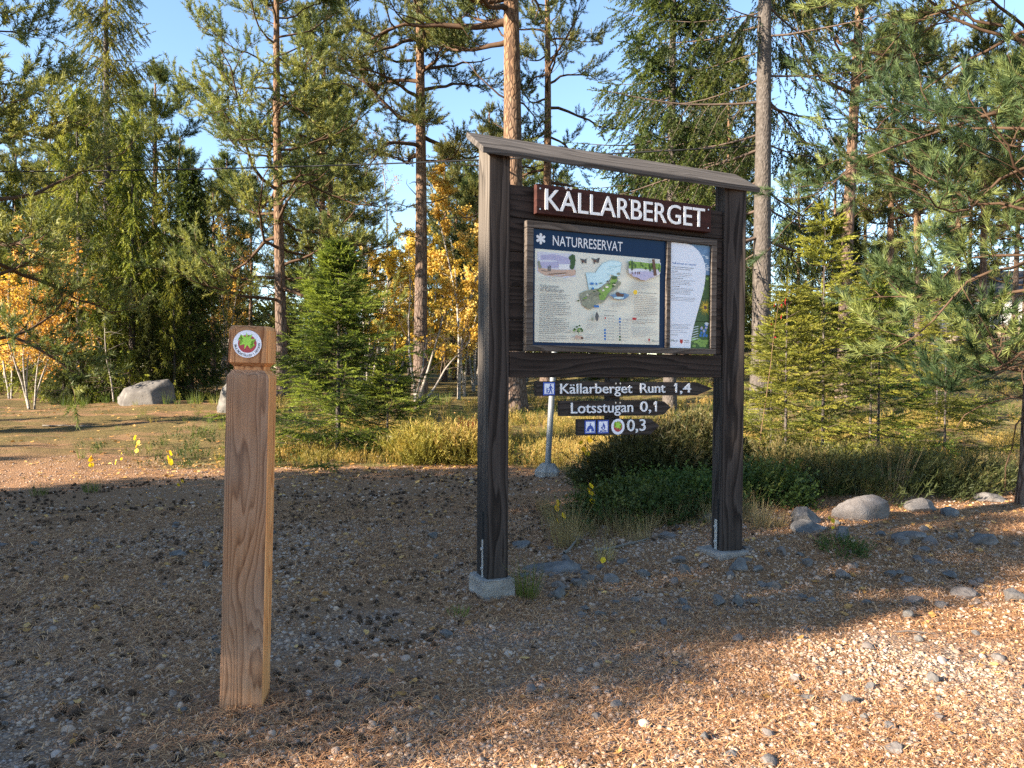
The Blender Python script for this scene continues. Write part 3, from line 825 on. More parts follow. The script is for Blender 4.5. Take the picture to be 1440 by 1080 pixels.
def cones():
    rng = np.random.default_rng(21)
    meshes = []; raw = []
    for k in range(4):
        V, F, R = cone_tpl(k, [1.1, .9, 1.25, .7][k]); g = Geo(); g.add(V, F, R)
        o = g.build('pine_cone', M['cone_scale']); meshes.append(o.data); raw.append((V, F, R)); bpy.data.objects.remove(o)
    n = 5200
    A = rng.uniform(-.72, .72, n); Rr = np.sqrt(2.6**2+rng.random(n)*(10.2**2-2.6**2)); x = np.sin(A)*Rr; y = np.cos(A)*Rr
    q = x*P2[0]+y*P2[1]
    keep = np.clip((1-S(-.6, 1.6, x))*(.05+1.5*S(.3, .75, vnoise(x*1.5, y*1.5+4)))+.06, 0, 1)*(1-.9*veg(x, y))*S(2.45, 2.9, q)*(1-.8*S(8.5, 10, y))
    k = rng.random(n) < keep*1.15; x, y = x[k], y[k]
    # a heap round the foot of the marker post
    m = 70; x = np.concatenate([x, -1.0+rng.normal(.12, .28, m)]); y = np.concatenate([y, 2.92+rng.normal(0, .2, m)])
    kk = ~((x > -1.25) & (x < -.98) & (y > 2.93) & (y < 3.2)); x, y = x[kk], y[kk]
    s = .021+.018*rng.random(len(x))**1.3; size = s/np.hypot(x, y); order = np.argsort(-size)
    lab = 'dark open pine cone lying on the gravel among fallen needles'
    for c, i in enumerate(order[:300]):
        o = link('pine_cone', meshes[rng.integers(0, 4)]); o.location = (x[i], y[i], hz(x[i], y[i])+s[i]*rng.uniform(.05, .30))
        o.rotation_euler = (rng.uniform(.9, 2.1), rng.uniform(0, .6), rng.uniform(0, 6.28)); o.scale = (s[i],)*3
        tag(o, lab, 'pine cone', 'pine cones scattered on the gravel')
    g = Geo(); idx = order[300:]
    for i in idx:
        V, F, R = raw[rng.integers(0, 4)]
        Mx = frames(rng.normal(0, 1, (1, 3))*np.array([1, 1, .3]))[0]*s[i]
        g.add(V@Mx.T+np.array([x[i], y[i], hz(x[i], y[i])+s[i]*.32]), F, R)
    if g.n: tag(g.build('pine_cones', M['cone_scale']), 'many small dark pine cones farther back on the yard', 'pine cones', None, 'stuff')
cones()

def rock(name, seed, loc, size, rz, label, cat, group=None, material='rock', sink=.25, sub_=4, cuts=10, rough=.05):
    rng = np.random.default_rng(seed); V, F = ico(sub_); V = V.copy()
    for k in range(cuts):
        n = norm(rng.normal(0, 1, 3)); dd = rng.uniform(.42, .78); ex = np.maximum(V@n-dd, 0); V -= ex[:, None]*n
    nz = sum(a*np.sin(V@rng.normal(0, f, 3)+rng.random()*6)[:, None] for f, a in ((3, .04), (6, .025), (11, .014), (19, .008)))
    V = V*(1+nz*rough/.05)*np.array(size)/2
    V[:, 2] += size[2]*(.5-sink)
    g = Geo(); g.add(V, F)
    o = g.build(name, M[material], None, False, attrs=False); o.location = loc; o.rotation_euler = (0, 0, rz)
    sm = np.ones(len(F), bool); o.data.polygons.foreach_set('use_smooth', sm)
    try: o.data.set_sharp_from_angle(angle=radians(28))
    except Exception: pass
    return tag(o, label, cat, group)
def hull_rock(name, seed, loc, pts, label):
    """broken boulder: convex block from measured corners, roughened"""
    import bmesh
    rng = np.random.default_rng(seed); bm = bmesh.new()
    for p in pts: bm.verts.new(tuple(c*.86 for c in p))
    r = bmesh.ops.convex_hull(bm, input=bm.verts[:]); 
    bmesh.ops.delete(bm, geom=[v for v in bm.verts if not v.link_faces], context='VERTS')
    bmesh.ops.bevel(bm, geom=bm.edges[:], offset=.035, segments=2, affect='EDGES', profile=.5)
    bmesh.ops.triangulate(bm, faces=bm.faces[:])
    for k in range(3): bmesh.ops.subdivide_edges(bm, edges=[e for e in bm.edges if e.calc_length() > .06], cuts=1, use_grid_fill=True)
    bmesh.ops.triangulate(bm, faces=bm.faces[:]); bm.verts.index_update()
    V = np.array([v.co[:] for v in bm.verts]); F = np.array([[v.index for v in f.verts] for f in bm.faces]); bm.free()
    nz = sum(a*np.sin(V@rng.normal(0, f, 3)+rng.random()*6) for f, a in ((4, .02), (9, .014), (18, .009), (34, .006)))
    V = V*(1+nz[:, None]); g = Geo(); g.add(V, F); o = g.build(name, M['boulder'], None, True, attrs=False); o.location = loc
    try: o.data.set_sharp_from_angle(angle=radians(24))
    except Exception: pass
    return tag(o, label, 'boulder')
def stones():
    L = 'angular grey rock '
    for px, py, sx, sy, sz, rz, lab in (
        (1135, 738, .34, .26, .27, .3, 'pointed grey rock at the edge of the undergrowth right of the board post'),
        (1230, 730, .56, .36, .27, .1, 'large rounded grey rock below the thicket, biggest in the row of rocks'),
        (1302, 722, .30, .25, .18, .5, 'blocky lichen-spotted grey rock next to the large rounded rock'),
        (1338, 726, .20, .18, .12, .9, 'low grey rock tucked behind the blocky lichen-spotted rock'),
        (1398, 705, .42, .26, .13, 0, 'long low grey rock near the foot of the right-hand pine'),
        (1148, 748, .36, .26, .13, .6, 'flat pale grey rock in front of the pointed rock'),
        (1188, 760, .20, .17, .13, 1.2, 'small blue-grey rock in front of the large rounded rock'),
        (1284, 762, .26, .17, .10, .2, 'flat grey stone lying in needles in front of the blocky rock'),
        (1316, 766, .16, .14, .07, .8, 'small flat stone beside a longer one in the needles'),
        (1394, 768, .24, .17, .10, .1, 'reddish brown stone on the needle carpet at the right'),
        (1040, 802, .17, .13, .10, .5, 'white quartz stone beside the right board post'),
        (1002, 733, .14, .12, .10, .2, 'whitish stone half hidden behind the right board post'),
        (938, 758, .14, .11, .10, .2, 'grey stone at the front edge of the green undergrowth'),
        (966, 806, .12, .10, .08, .9, 'dark blue-grey stone on the gravel between the board posts'),
        (776, 806, .46, .20, .11, .15, 'long flat grey stone beside the left concrete foot'),
        (733, 772, .17, .12, .08, .4, 'pinkish rounded stone just right of the left board post'),
        (785, 842, .14, .11, .08, 1.0, 'speckled grey stone in front of the long flat stone'),
        (856, 822, .13, .10, .09, .3, 'pale lilac stone on the gravel in front of the dry grass'),
        (814, 827, .11, .10, .08, .5, 'dark brownish stone between the pale stones and the long flat stone'),
        (1288, 850, .17, .12, .07, .1, 'grey flattened stone in the shaded gravel band'),
        (1364, 840, .20, .15, .08, .7, 'broad dark stone in the shaded gravel band at the right'),
        (1432, 846, .18, .14, .11, .7, 'grey stone at the right end of the shaded band'),
        (745, 977, .065, .05, .05, .7, 'reddish stone on the edge of the sunlit gravel'),
        (1225, 975, .075, .055, .05, .4, 'grey stone casting a dark shadow on sunlit gravel'),
        (1138, 987, .07, .06, .045, .9, 'pale tan stone on the sunlit gravel'),
        (1258, 1062, .07, .06, .05, .2, 'brown cube-like stone at the bottom of the sunlit gravel'),
        (684, 848, .05, .045, .045, .2, 'small round pinkish stone leaning on the left concrete foot'),
        (610, 758, .10, .08, .07, .2, 'blue-grey round stone alone among cones left of the board'),
        (249, 783, .13, .09, .05, .2, 'pale flat stone among cones left of the marker post'),
    ):
        g0 = gnd(px, py)
        rock('rock' if sx > .12 else 'stone', px*7+py, (g0[0], g0[1]+sy*.3, g0[2]-.12*sz), (sx*1.15, sy*1.1, sz*1.3), rz, lab, 'rock' if sx > .12 else 'stone', material='rock', sink=.33, sub_=4 if sx > .2 else 3)
    r3 = np.random.default_rng(77)
    for k in range(46):
        px = r3.uniform(735, 1440); py = np.interp(px, [735, 1000, 1100, 1440], [800, 790, 765, 735])+r3.uniform(-8, 75)
        g0 = gnd(px, py); s_ = r3.uniform(.05, .125)
        rock('stone', 900+k, tuple(g0), (s_, s_*r3.uniform(.6, .95), s_*r3.uniform(.5, .8)), r3.random()*6, 'angular pale stone lying in needles at the edge of the undergrowth', 'stone', 'angular stones along the edge of the undergrowth', sub_=3, cuts=9)
    rng = np.random.default_rng(31); n = 0
    while n < 95:
        A = rng.uniform(-.66, .66); Rr = rng.uniform(2.6, 7.2); x, y = sin(A)*Rr, cos(A)*Rr
        if veg(x, y) > .3 or rng.random() > (.35+.65*S(-.2, 1, x)): continue
        if abs(x+1.1) < .16 and abs(y-3.05) < .2: continue
        s = rng.uniform(.035, .085); n += 1
        rock('stone', n+500, (x, y, hz(x, y)), (s, s*rng.uniform(.65, .95), s*rng.uniform(.5, .8)), rng.random()*6, 'fist-sized grey stone lying loose in the gravel yard', 'stone', 'loose stones lying in the gravel', sub_=2, cuts=6)
    g0 = gnd(195, 569)
    hull_rock('boulder', 3, (g0[0], g0[1]+.3, g0[2]), [(-.86, -.10, .02), (-.80, .5, .0), (-.50, -.42, -.12), (.55, -.42, -.12), (.88, .05, -.1), (.80, .6, -.1), (-.88, .0, .30), (-.62, -.05, .52), (-.36, -.44, .36), (-.34, .3, .70), (.40, -.40, .46), (.36, .10, .78), (.72, .15, .84), (.92, .12, .62), (.90, .3, .2), (.60, -.20, .50), (-.2, .6, .66), (.6, .65, .7)], 'large angular grey boulder at the edge of the dark spruces')
    g0 = gnd(322, 581)
    hull_rock('boulder', 9, (g0[0]+.1, g0[1]+.3, g0[2]), [(-.55, -.2, .1), (-.42, -.45, -.1), (.4, -.45, -.1), (.5, .4, -.1), (-.45, .4, -.1), (-.52, .0, .42), (-.34, -.32, .70), (-.16, -.1, 1.0), (.05, .1, 1.14), (.4, .0, 1.05), (.5, -.3, .6), (.2, .4, 1.0), (-.05, -.45, .55)], 'pale upright boulder half hidden behind the marker post')
    g0 = gnd(612, 562)
    rock('rock', 77, (g0[0], g0[1], g0[2]), (.55, .4, .4), .9, 'small pale rock at the foot of the bare leaning shrub', 'rock', None, 'boulder', .3, 4, 6)
stones()

# ------------------------------------------------------------------ the notice board
def pentaprism_x(geo, prof, x0, x1, mi=0, bev=.004):
    """profile in (y,z) extruded along x with eased edges"""
    import bmesh
    bm = bmesh.new(); vs = [bm.verts.new((x0, p[0], p[1])) for p in prof]; f = bm.faces.new(vs)
    r = bmesh.ops.extrude_face_region(bm, geom=[f])
    for v in [g for g in r['geom'] if isinstance(g, bmesh.types.BMVert)]: v.co.x = x1
    bmesh.ops.recalc_face_normals(bm, faces=bm.faces[:])
    if bev: bmesh.ops.bevel(bm, geom=bm.edges[:], offset=bev, segments=2, affect='EDGES', profile=.6)
    bmesh.ops.triangulate(bm, faces=bm.faces[:]); bm.verts.index_update()
    V = np.array([v.co[:] for v in bm.verts]); F = np.array([[v.index for v in q.verts] for q in bm.faces]); bm.free()
    geo.add(V, F, .5, 0, mi)
BO = (-.0177, 4.53, 0.0); BR = (0, 0, radians(26))
def board():
    root = empty('notice_board', BO, BR, 'tall dark timber notice board with red name board and nature reserve map', 'notice board')
    A = dict(attrs=False)
    # left post: weathered end face with its sunlight put into the grey, front dark
    g = Geo(); pentaprism_x(g, [(0, .115), (0, 2.690), (.165, 2.790), (.165, .115)], -.14, 0, 0, .006)
    V = g.V[0]; F = g.F[0]; c = V[F].mean(1); g.MI = [np.where(c[:, 0] < -.1385, 1, 0)]
    lp = g.build('post', [M['tar_wood'], M['grey_wood']], root, **A); lp['label'] = 'left post with weathered end face, sunlight put into its pale colour'
    g = Geo(); box(g, -.1415, -.130, .052, .078, .13, .52, 0, .001); g.build('slot', M['slot_black'], lp, **A)
    g = Geo(); box(g, -.144, -.1385, .058, .080, .10, .345, 0, .001)
    for z in (.17, .29): 
        prism(g, disc(10, .010, 0, 0), 0, .008); v = g.V[-1].copy(); g.V[-1] = np.stack([-.144-v[:, 1], .069+v[:, 0], z+v[:, 2]], 1)
    g.build('bracket', M['bracket_steel'], lp, **A)
    # right post stands turned a little towards the left
    g = Geo(); pentaprism_x(g, [(0, .10), (0, 2.69), (.14, 2.775), (.14, .10)], 0, .172, 0, .006)
    V = g.V[0]; F = g.F[0]; c = V[F].mean(1); g.MI = [np.where((c[:, 0] < .002) & (c[:, 2] > 2.4), 1, 0)]  # sunlit grey tone put on the top of the sun-facing side
    rp = g.build('post', [M['tar_wood'], M['grey_wood']], root, loc=(1.693, .004, 0), rot=(0, 0, radians(-13)), **A); rp['label'] = 'right post turned slightly to the left'
    g = Geo(); box(g, -.0015, .010, .028, .050, .12, .47, 0, .001); g.build('slot', M['slot_black'], rp, **A)
    g = Geo(); box(g, -.0045, .002, .052, .086, .09, .315, 0, .001)
    for z in (.155, .265):
        prism(g, disc(10, .011, 0, 0), 0, .009); v = g.V[-1].copy(); g.V[-1] = np.stack([-.0045-v[:, 1], .069+v[:, 0], z+v[:, 2]], 1)
    g.build('bracket', M['bracket_steel'], rp, **A)
    def foot(x0, x1, y0, y1, z0, z1, seed):
        rng = np.random.default_rng(seed)
        V, F = bmesh_box(x0, x1, y0, y1, z0, z1, .012)
        t = (V[:, 2]-z0)/(z1-z0); cx_, cy_ = (x0+x1)/2, (y0+y1)/2
        V[:, 0] = cx_+(V[:, 0]-cx_)*(1.06-.08*t); V[:, 1] = cy_+(V[:, 1]-cy_)*(1.06-.08*t); V += rng.normal(0, .003, V.shape)
        g = Geo(); g.add(V, F); return g.build('concrete_foot', M['concrete'], root, **A)
    foot(-.182, .030, -.034, .198, -.2, .118, 1)
    foot(1.63, 1.90, -.07, .20, -.2, .098, 2)
    # plank roof, tilted to the front
    g = Geo(); pentaprism_x(g, [(-.045, 2.675), (-.051, 2.711), (.205, 2.868), (.211, 2.830)], -.205, 1.975, 0, .005)
    g.build('roof_plank', M['grey_wood_h'], root, **A)
    # boarding
    zs = [1.507, 1.70, 1.905, 2.12, 2.33, 2.53]
    for a, b_ in zip(zs[:-1], zs[1:]):
        g = Geo(); box(g, .002, 1.69, .022, .055, a+.002, b_-.002, 0, .004); g.build('board', M['tar_wood_h'], root, **A)
    g = Geo(); box(g, .002, 1.672, -.004, .045, 1.345, 1.502, 0, .005); g.build('board', M['tar_wood_h'], root, **A)
    g = Geo(); box(g, .742, .822, .012, .080, .985, 1.345, 0, .003); g.build('hanger', M['finger_wood'], root, **A)
    # red name board
    g = Geo(); box(g, .166, 1.542, -.030, .018, 2.358, 2.540, 0, .004)
    text(g, 'KÄLLARBERGET', .224, 1.480, 2.385, .128, -.0345, 1, .004, .004)
    for x in (.19, .853, 1.515):
        for z in (2.385, 2.512):
            prism(g, disc(10, .0055, x, z), -.0325, -.028, 2)
    nb = g.build('name_board', [M['red_board'], M['paint_white'], M['screw_steel']], root, **A); nb['label'] = 'dark red name board with white raised letters'
    # picture frame with its mullion
    for nm, x0, x1, z0, z1 in (('frame_rail', .100, 1.600, 2.268, 2.310), ('frame_rail', .100, 1.600, 1.508, 1.546),
                               ('frame_stile', .100, .148, 1.548, 2.266), ('frame_stile', 1.552, 1.600, 1.548, 2.266), ('frame_stile', 1.166, 1.200, 1.548, 2.266)):
        g = Geo(); box(g, x0, x1, -.030, .020, z0, z1, 0, .004); g.build(nm, M['frame_wood'], root, **A)
    map_panel(root); leaflet(root)
def words(g, x0, x1, z, h, mi, y, rng, slope=0.0):
    """a line of small print, too small to read: short strokes"""
    x = x0
    while x < x1-.004:
        wd = rng.uniform(.008, .03); e = min(x+wd, x1)
        # each word as a row of upright letter strokes
        s = h*.55; xx = x
        while xx < e:
            hh = h*rng.choice([.65, .65, 1.0]); prism(g, [(xx, z), (xx+s*.62, z), (xx+s*.62, z+hh), (xx, z+hh)], y, y, mi); xx += s
        x = e+h*.5
def map_panel(root):
    rng = np.random.default_rng(4)
    mats = ['panel_blue', 'panel_cream', 'paint_white', 'print_text', 'print_grey', 'print_brown', 'print_sea', 'print_sea_line', 'print_blue', 'print_green', 'print_dkgreen', 'print_olive', 'print_lilac', 'print_sky', 'print_sand', 'print_house', 'print_yellow', 'print_red', 'print_water']
    I = {n: i for i, n in enumerate(mats)}
    g = Geo(); Y0 = -.012; lay = [Y0-.0016]
    prism(g, [(.149, 1.547), (1.165, 1.547), (1.165, 2.267), (.149, 2.267)], Y0, .015, I['panel_blue'])
    X0, X1, Z0, Z1 = .166, 1.118, 1.566, 2.143
    def a(zx, zy):
        s = (zx-105)/905; t_ = (zy-(253+83*s))/((926+29*s)-(253+83*s)); s = s*620/(s*620+(1-s)*673)
        return (X0+s*(X1-X0), Z1-t_*(Z1-Z0))
    def L():
        lay[0] -= .00025; return lay[0]
    prism(g, [(X0, Z0), (X1, Z0), (X1, Z1), (X0, Z1)], L(), Y0-.0004, I['panel_cream'])
    def poly(pts, m, jit=0, y=None):
        pts = [a(*p) for p in pts]
        if jit:
            q = []
            for i in range(len(pts)):
                p0, p1 = np.array(pts[i]), np.array(pts[(i+1) % len(pts)])
                for t in (0, .33, .66): q.append(tuple(p0*(1-t)+p1*t+rng.normal(0, jit, 2)))
            pts = q
        yy = L() if y is None else y
        prism(g, pts, yy, yy, I[m])
    def line(pts, wd, m):
        pts = [np.array(a(*p)) for p in pts]; yy = L()
        for p, q in zip(pts[:-1], pts[1:]):
            n_ = np.array([-(q-p)[1], (q-p)[0]]); n_ = n_/(np.linalg.norm(n_)+1e-9)*wd/2
            prism(g, [tuple(p-n_), tuple(q-n_), tuple(q+n_), tuple(p+n_)], yy, yy, I[m])
    def blob(zx, zy, rx, ry, m, n=12, jit=.15, y=None):
        poly([(zx+rx*cos(6.283*k/n)*(1+rng.normal(0, jit)), zy+ry*sin(6.283*k/n)*(1+rng.normal(0, jit))) for k in range(n)], m, 0, y)
    # header
    text(g, 'NATURRESERVAT', .291, .815, 2.172, .062, L(), I['paint_white'], .006)
    yy = L()
    for k in range(6):
        an = pi/2+k*pi/3; cx_, cz_ = .2055, 2.206; r = .034; wd = .0085
        dx, dz = cos(an), sin(an)
        pl = [(cx_-dz*wd*.7, cz_+dx*wd*.7)]+[(cx_+dx*(r-wd)+wd*1.1*cos(an+b), cz_+dz*(r-wd)+wd*1.1*sin(an+b)) for b in np.linspace(pi/2, -pi/2, 8)]+[(cx_+dz*wd*.7, cz_-dx*wd*.7)]
        prism(g, pl, yy-k*.00006, yy-k*.00006, I['paint_white'])
    # picture: white house by the water
    poly([(122, 275), (250, 285), (390, 300), (396, 380), (394, 455), (300, 462), (200, 455), (122, 425)], 'print_sky', .003)
    poly([(140, 300), (230, 296), (380, 330), (386, 350), (240, 345), (150, 330)], 'print_lilac', .003)
    poly([(130, 350), (280, 345), (350, 372), (350, 395), (130, 395)], 'print_lilac', .002)
    poly([(125, 395), (390, 405), (392, 450), (300, 460), (128, 425)], 'print_sand', .004)
    poly([(270, 345), (350, 350), (356, 368), (270, 366)], 'print_lilac', .001)
    poly([(276, 366), (352, 368), (352, 408), (276, 404)], 'print_house', .0005)
    poly([(196, 380), (204, 380), (204, 418), (196, 418)], 'print_text'); poly([(208, 376), (218, 376), (218, 418), (208, 418)], 'print_text')
    for p in ((370, 320, 20, 22), (376, 355, 18, 30), (372, 385, 14, 22), (385, 330, 10, 30)): blob(*p, 'print_dkgreen')
    for p in ((132, 362, 10, 22), (140, 385, 10, 14)): blob(*p, 'print_olive')
    line([(200, 440), (330, 430)], .004, 'print_brown'); line([(240, 452), (320, 442)], .003, 'print_sky'); line([(150, 412), (195, 418)], .003, 'print_text')
    # birds
    for bx, by in ((455, 340), (540, 338)):
        poly([(bx-28, by-14), (bx+2, by-4), (bx+30, by-16), (bx+14, by+4), (bx+20, by+26), (bx+2, by+10), (bx-10, by+36), (bx-12, by+6)], 'print_text', .0012)
        blob(bx-6, by+8, 9, 7, 'print_brown')
    # map: sea, island outline
    poly([(470, 432), (540, 432), (556, 405), (590, 366), (645, 345), (700, 348), (727, 362), (715, 455), (650, 470), (600, 525), (545, 545), (492, 552)], 'print_sea', .0012)
    line([(470, 432), (540, 432), (556, 405), (590, 366), (645, 345), (700, 348), (727, 362), (715, 455)], .0022, 'print_sea_line'); line([(470, 432), (492, 552)], .0022, 'print_sea_line')
    for k in range(9): 
        x_, y_ = rng.uniform(500, 690), rng.uniform(385, 500); line([(x_, y_), (x_+rng.uniform(20, 60), y_+rng.uniform(-12, 4))], .003, 'print_sea_line')
    poly([(425, 580), (470, 560), (545, 556), (600, 520), (640, 485), (660, 452), (690, 455), (700, 485), (726, 505), (700, 545), (650, 570), (605, 640), (560, 655), (500, 692), (445, 662)], 'print_olive', .003)
    poly([(560, 590), (600, 535), (640, 500), (655, 462), (685, 462), (694, 490), (650, 555), (600, 625), (570, 630)], 'print_green', .002)
    for k in range(26):
        t = rng.random(); blob(440+250*t+rng.normal(0, 18), 640-160*t+rng.normal(0, 22), rng.uniform(4, 13), rng.uniform(3, 9), rng.choice(['print_dkgreen', 'print_green', 'print_text', 'panel_cream', 'print_olive']))
    blob(672, 468, 16, 12, 'print_dkgreen')
    for k in range(3): line([(440+k*30, 600+rng.uniform(-12, 20)), (500+k*30, 575+rng.uniform(-10, 30)), (545+k*20, 600+k*8)], .0014, 'print_text')
    for x_, y_, w_ in ((508, 510, 24), (540, 512, 13), (542, 674, 36), (515, 545, 14)): poly([(x_-w_/2, y_-8), (x_+w_/2, y_-7), (x_+w_/2, y_+8), (x_-w_/2, y_+7)], 'print_blue')
    # picture: reeds, birch and water's edge
    poly([(772, 345), (1005, 362), (1002, 440), (960, 470), (890, 495), (850, 470), (772, 440)], 'print_sky', .002)
    poly([(772, 352), (1003, 372), (1000, 415), (772, 400)], 'print_green', .002)
    for k in range(24): x_ = rng.uniform(776, 1000); blob(x_, 356+(x_-772)*.08+rng.uniform(0, 48), rng.uniform(4, 9), rng.uniform(7, 18), rng.choice(['print_dkgreen', 'print_green', 'print_dkgreen']))
    poly([(774, 418), (960, 430), (950, 462), (890, 488), (800, 462)], 'print_lilac', .004)
    for x_ in (790, 812, 830, 842): poly([(x_, 428), (x_+7, 428), (x_+7, 446), (x_, 446)], 'print_brown')
    poly([(935, 338), (955, 340), (972, 455), (950, 455)], 'print_brown', .0008)
    # seal
    blob(707, 604, 62, 22, 'print_water', 16); blob(700, 614, 40, 8, 'print_sea', 12); poly([(675, 575), (690, 572), (702, 582), (735, 590), (728, 606), (690, 608), (678, 596)], 'print_brown', .0008); poly([(676, 574), (690, 571), (694, 580), (680, 584)], 'print_text')
    # cone, plant
    blob(540, 746, 13, 30, 'print_text', 12); blob(508, 768, 9, 12, 'print_olive')
    line([(412, 690), (408, 770)], .0016, 'print_grey')
    for k in range(14): blob(402+rng.normal(0, 24), 832+rng.normal(0, 18), 8, 7, rng.choice(['print_green', 'print_dkgreen']))
    line([(402, 830), (406, 880)], .0018, 'print_dkgreen'); blob(392, 892, 12, 14, 'print_sand'); blob(415, 896, 16, 13, 'print_sand'); blob(430, 902, 9, 10, 'print_brown')
    # headings and small print
    p = a(124, 536); text(g, 'Välkommen', a(124, 536)[0], a(262, 541)[0], a(124, 536)[1], .022, L(), I['print_text'], .002)
    text(g, 'till Källarberget', a(124, 558)[0], a(298, 570)[0], a(124, 562)[1], .022, L(), I['print_text'], .002)
    yt = L()
    def para(zx0, zx1, zy0, zy1, n, h, m='print_text', ragged=.2):
        for k in range(n):
            zy = zy0+(zy1-zy0)*(k/(max(1, n-1))); xa, z = a(zx0, zy); xb = a(zx1, zy)[0]
            words(g, xa, xa+(xb-xa)*(1-ragged*rng.random() if k < n-1 else .5), z, h, I[m], yt, rng)
    para(122, 345, 585, 625, 4, .0058); para(122, 352, 640, 742, 8, .0062); para(120, 352, 758, 868, 9, .0062); para(118, 350, 885, 918, 3, .0062)
    para(125, 355, 462, 486, 3, .004, 'print_grey'); para(420, 475, 396, 408, 2, .0035, 'print_grey')
    para(785, 992, 502, 548, 5, .0042, 'print_grey'); para(805, 985, 600, 745, 12, .0045, 'print_brown'); para(792, 980, 790, 800, 2, .0045, 'print_brown')
    para(788, 978, 828, 895, 7, .0042, 'print_grey'); para(645, 755, 650, 675, 4, .0042, 'print_grey'); para(465, 550, 795, 838, 5, .0042, 'print_grey'); para(460, 550, 878, 912, 4, .0042, 'print_grey')
    blob(812, 576, 15, 17, 'print_yellow', 14, 0); words(g, a(836, 580)[0], a(970, 588)[0], a(836, 582)[1], .008, I['print_text'], yt, rng)
    poly([(792, 757), (822, 759), (822, 776), (792, 774)], 'print_red'); words(g, a(830, 772)[0], a(950, 778)[0], a(830, 774)[1], .006, I['print_text'], yt, rng)
    line([(582, 705), (684, 712)], .002, 'print_text'); words(g, a(588, 742)[0], a(660, 745)[0], a(588, 744)[1], .007, I['print_text'], yt, rng)
    for k in range(8):
        y_ = 760+k*21.5
        if k in (0,): blob(596, y_, 6, 7, 'print_red', 10, 0)
        elif k < 4: line([(584, y_+2), (606, y_+3)], .002, 'print_grey')
        else: poly([(586, y_-8), (600, y_-7), (600, y_+8), (586, y_+7)], 'print_blue')
        words(g, a(614, y_+6)[0], a(660, y_+8)[0], a(614, y_+6)[1], .0055, I['print_grey'], yt, rng)
        poly([(694, y_-1), (708, y_), (708, y_+14), (694, y_+13)], 'print_blue' if k < 2 else ('print_dkgreen' if k > 5 else 'print_grey'))
        words(g, a(716, y_+12)[0], a(764, y_+14)[0], a(716, y_+12)[1], .0055, I['print_grey'], yt, rng)
    poly([(906, 910), (919, 911), (918, 926), (912, 932), (906, 925)], 'print_red'); words(g, a(902, 944)[0], a(922, 944)[0], a(902, 942)[1], .005, I['print_text'], yt, rng)
    text(g, 'H', a(936, 932)[0], a(952, 932)[0], a(936, 934)[1], .015, yt, I['print_dkgreen'], .01); words(g, a(956, 932)[0], a(984, 934)[0], a(956, 934)[1], .015, I['print_grey'], yt, rng)
    o = g.build('map_panel', [M[m] for m in mats], root, attrs=False); o['label'] = 'blue-headed information panel with a map of the reserve'
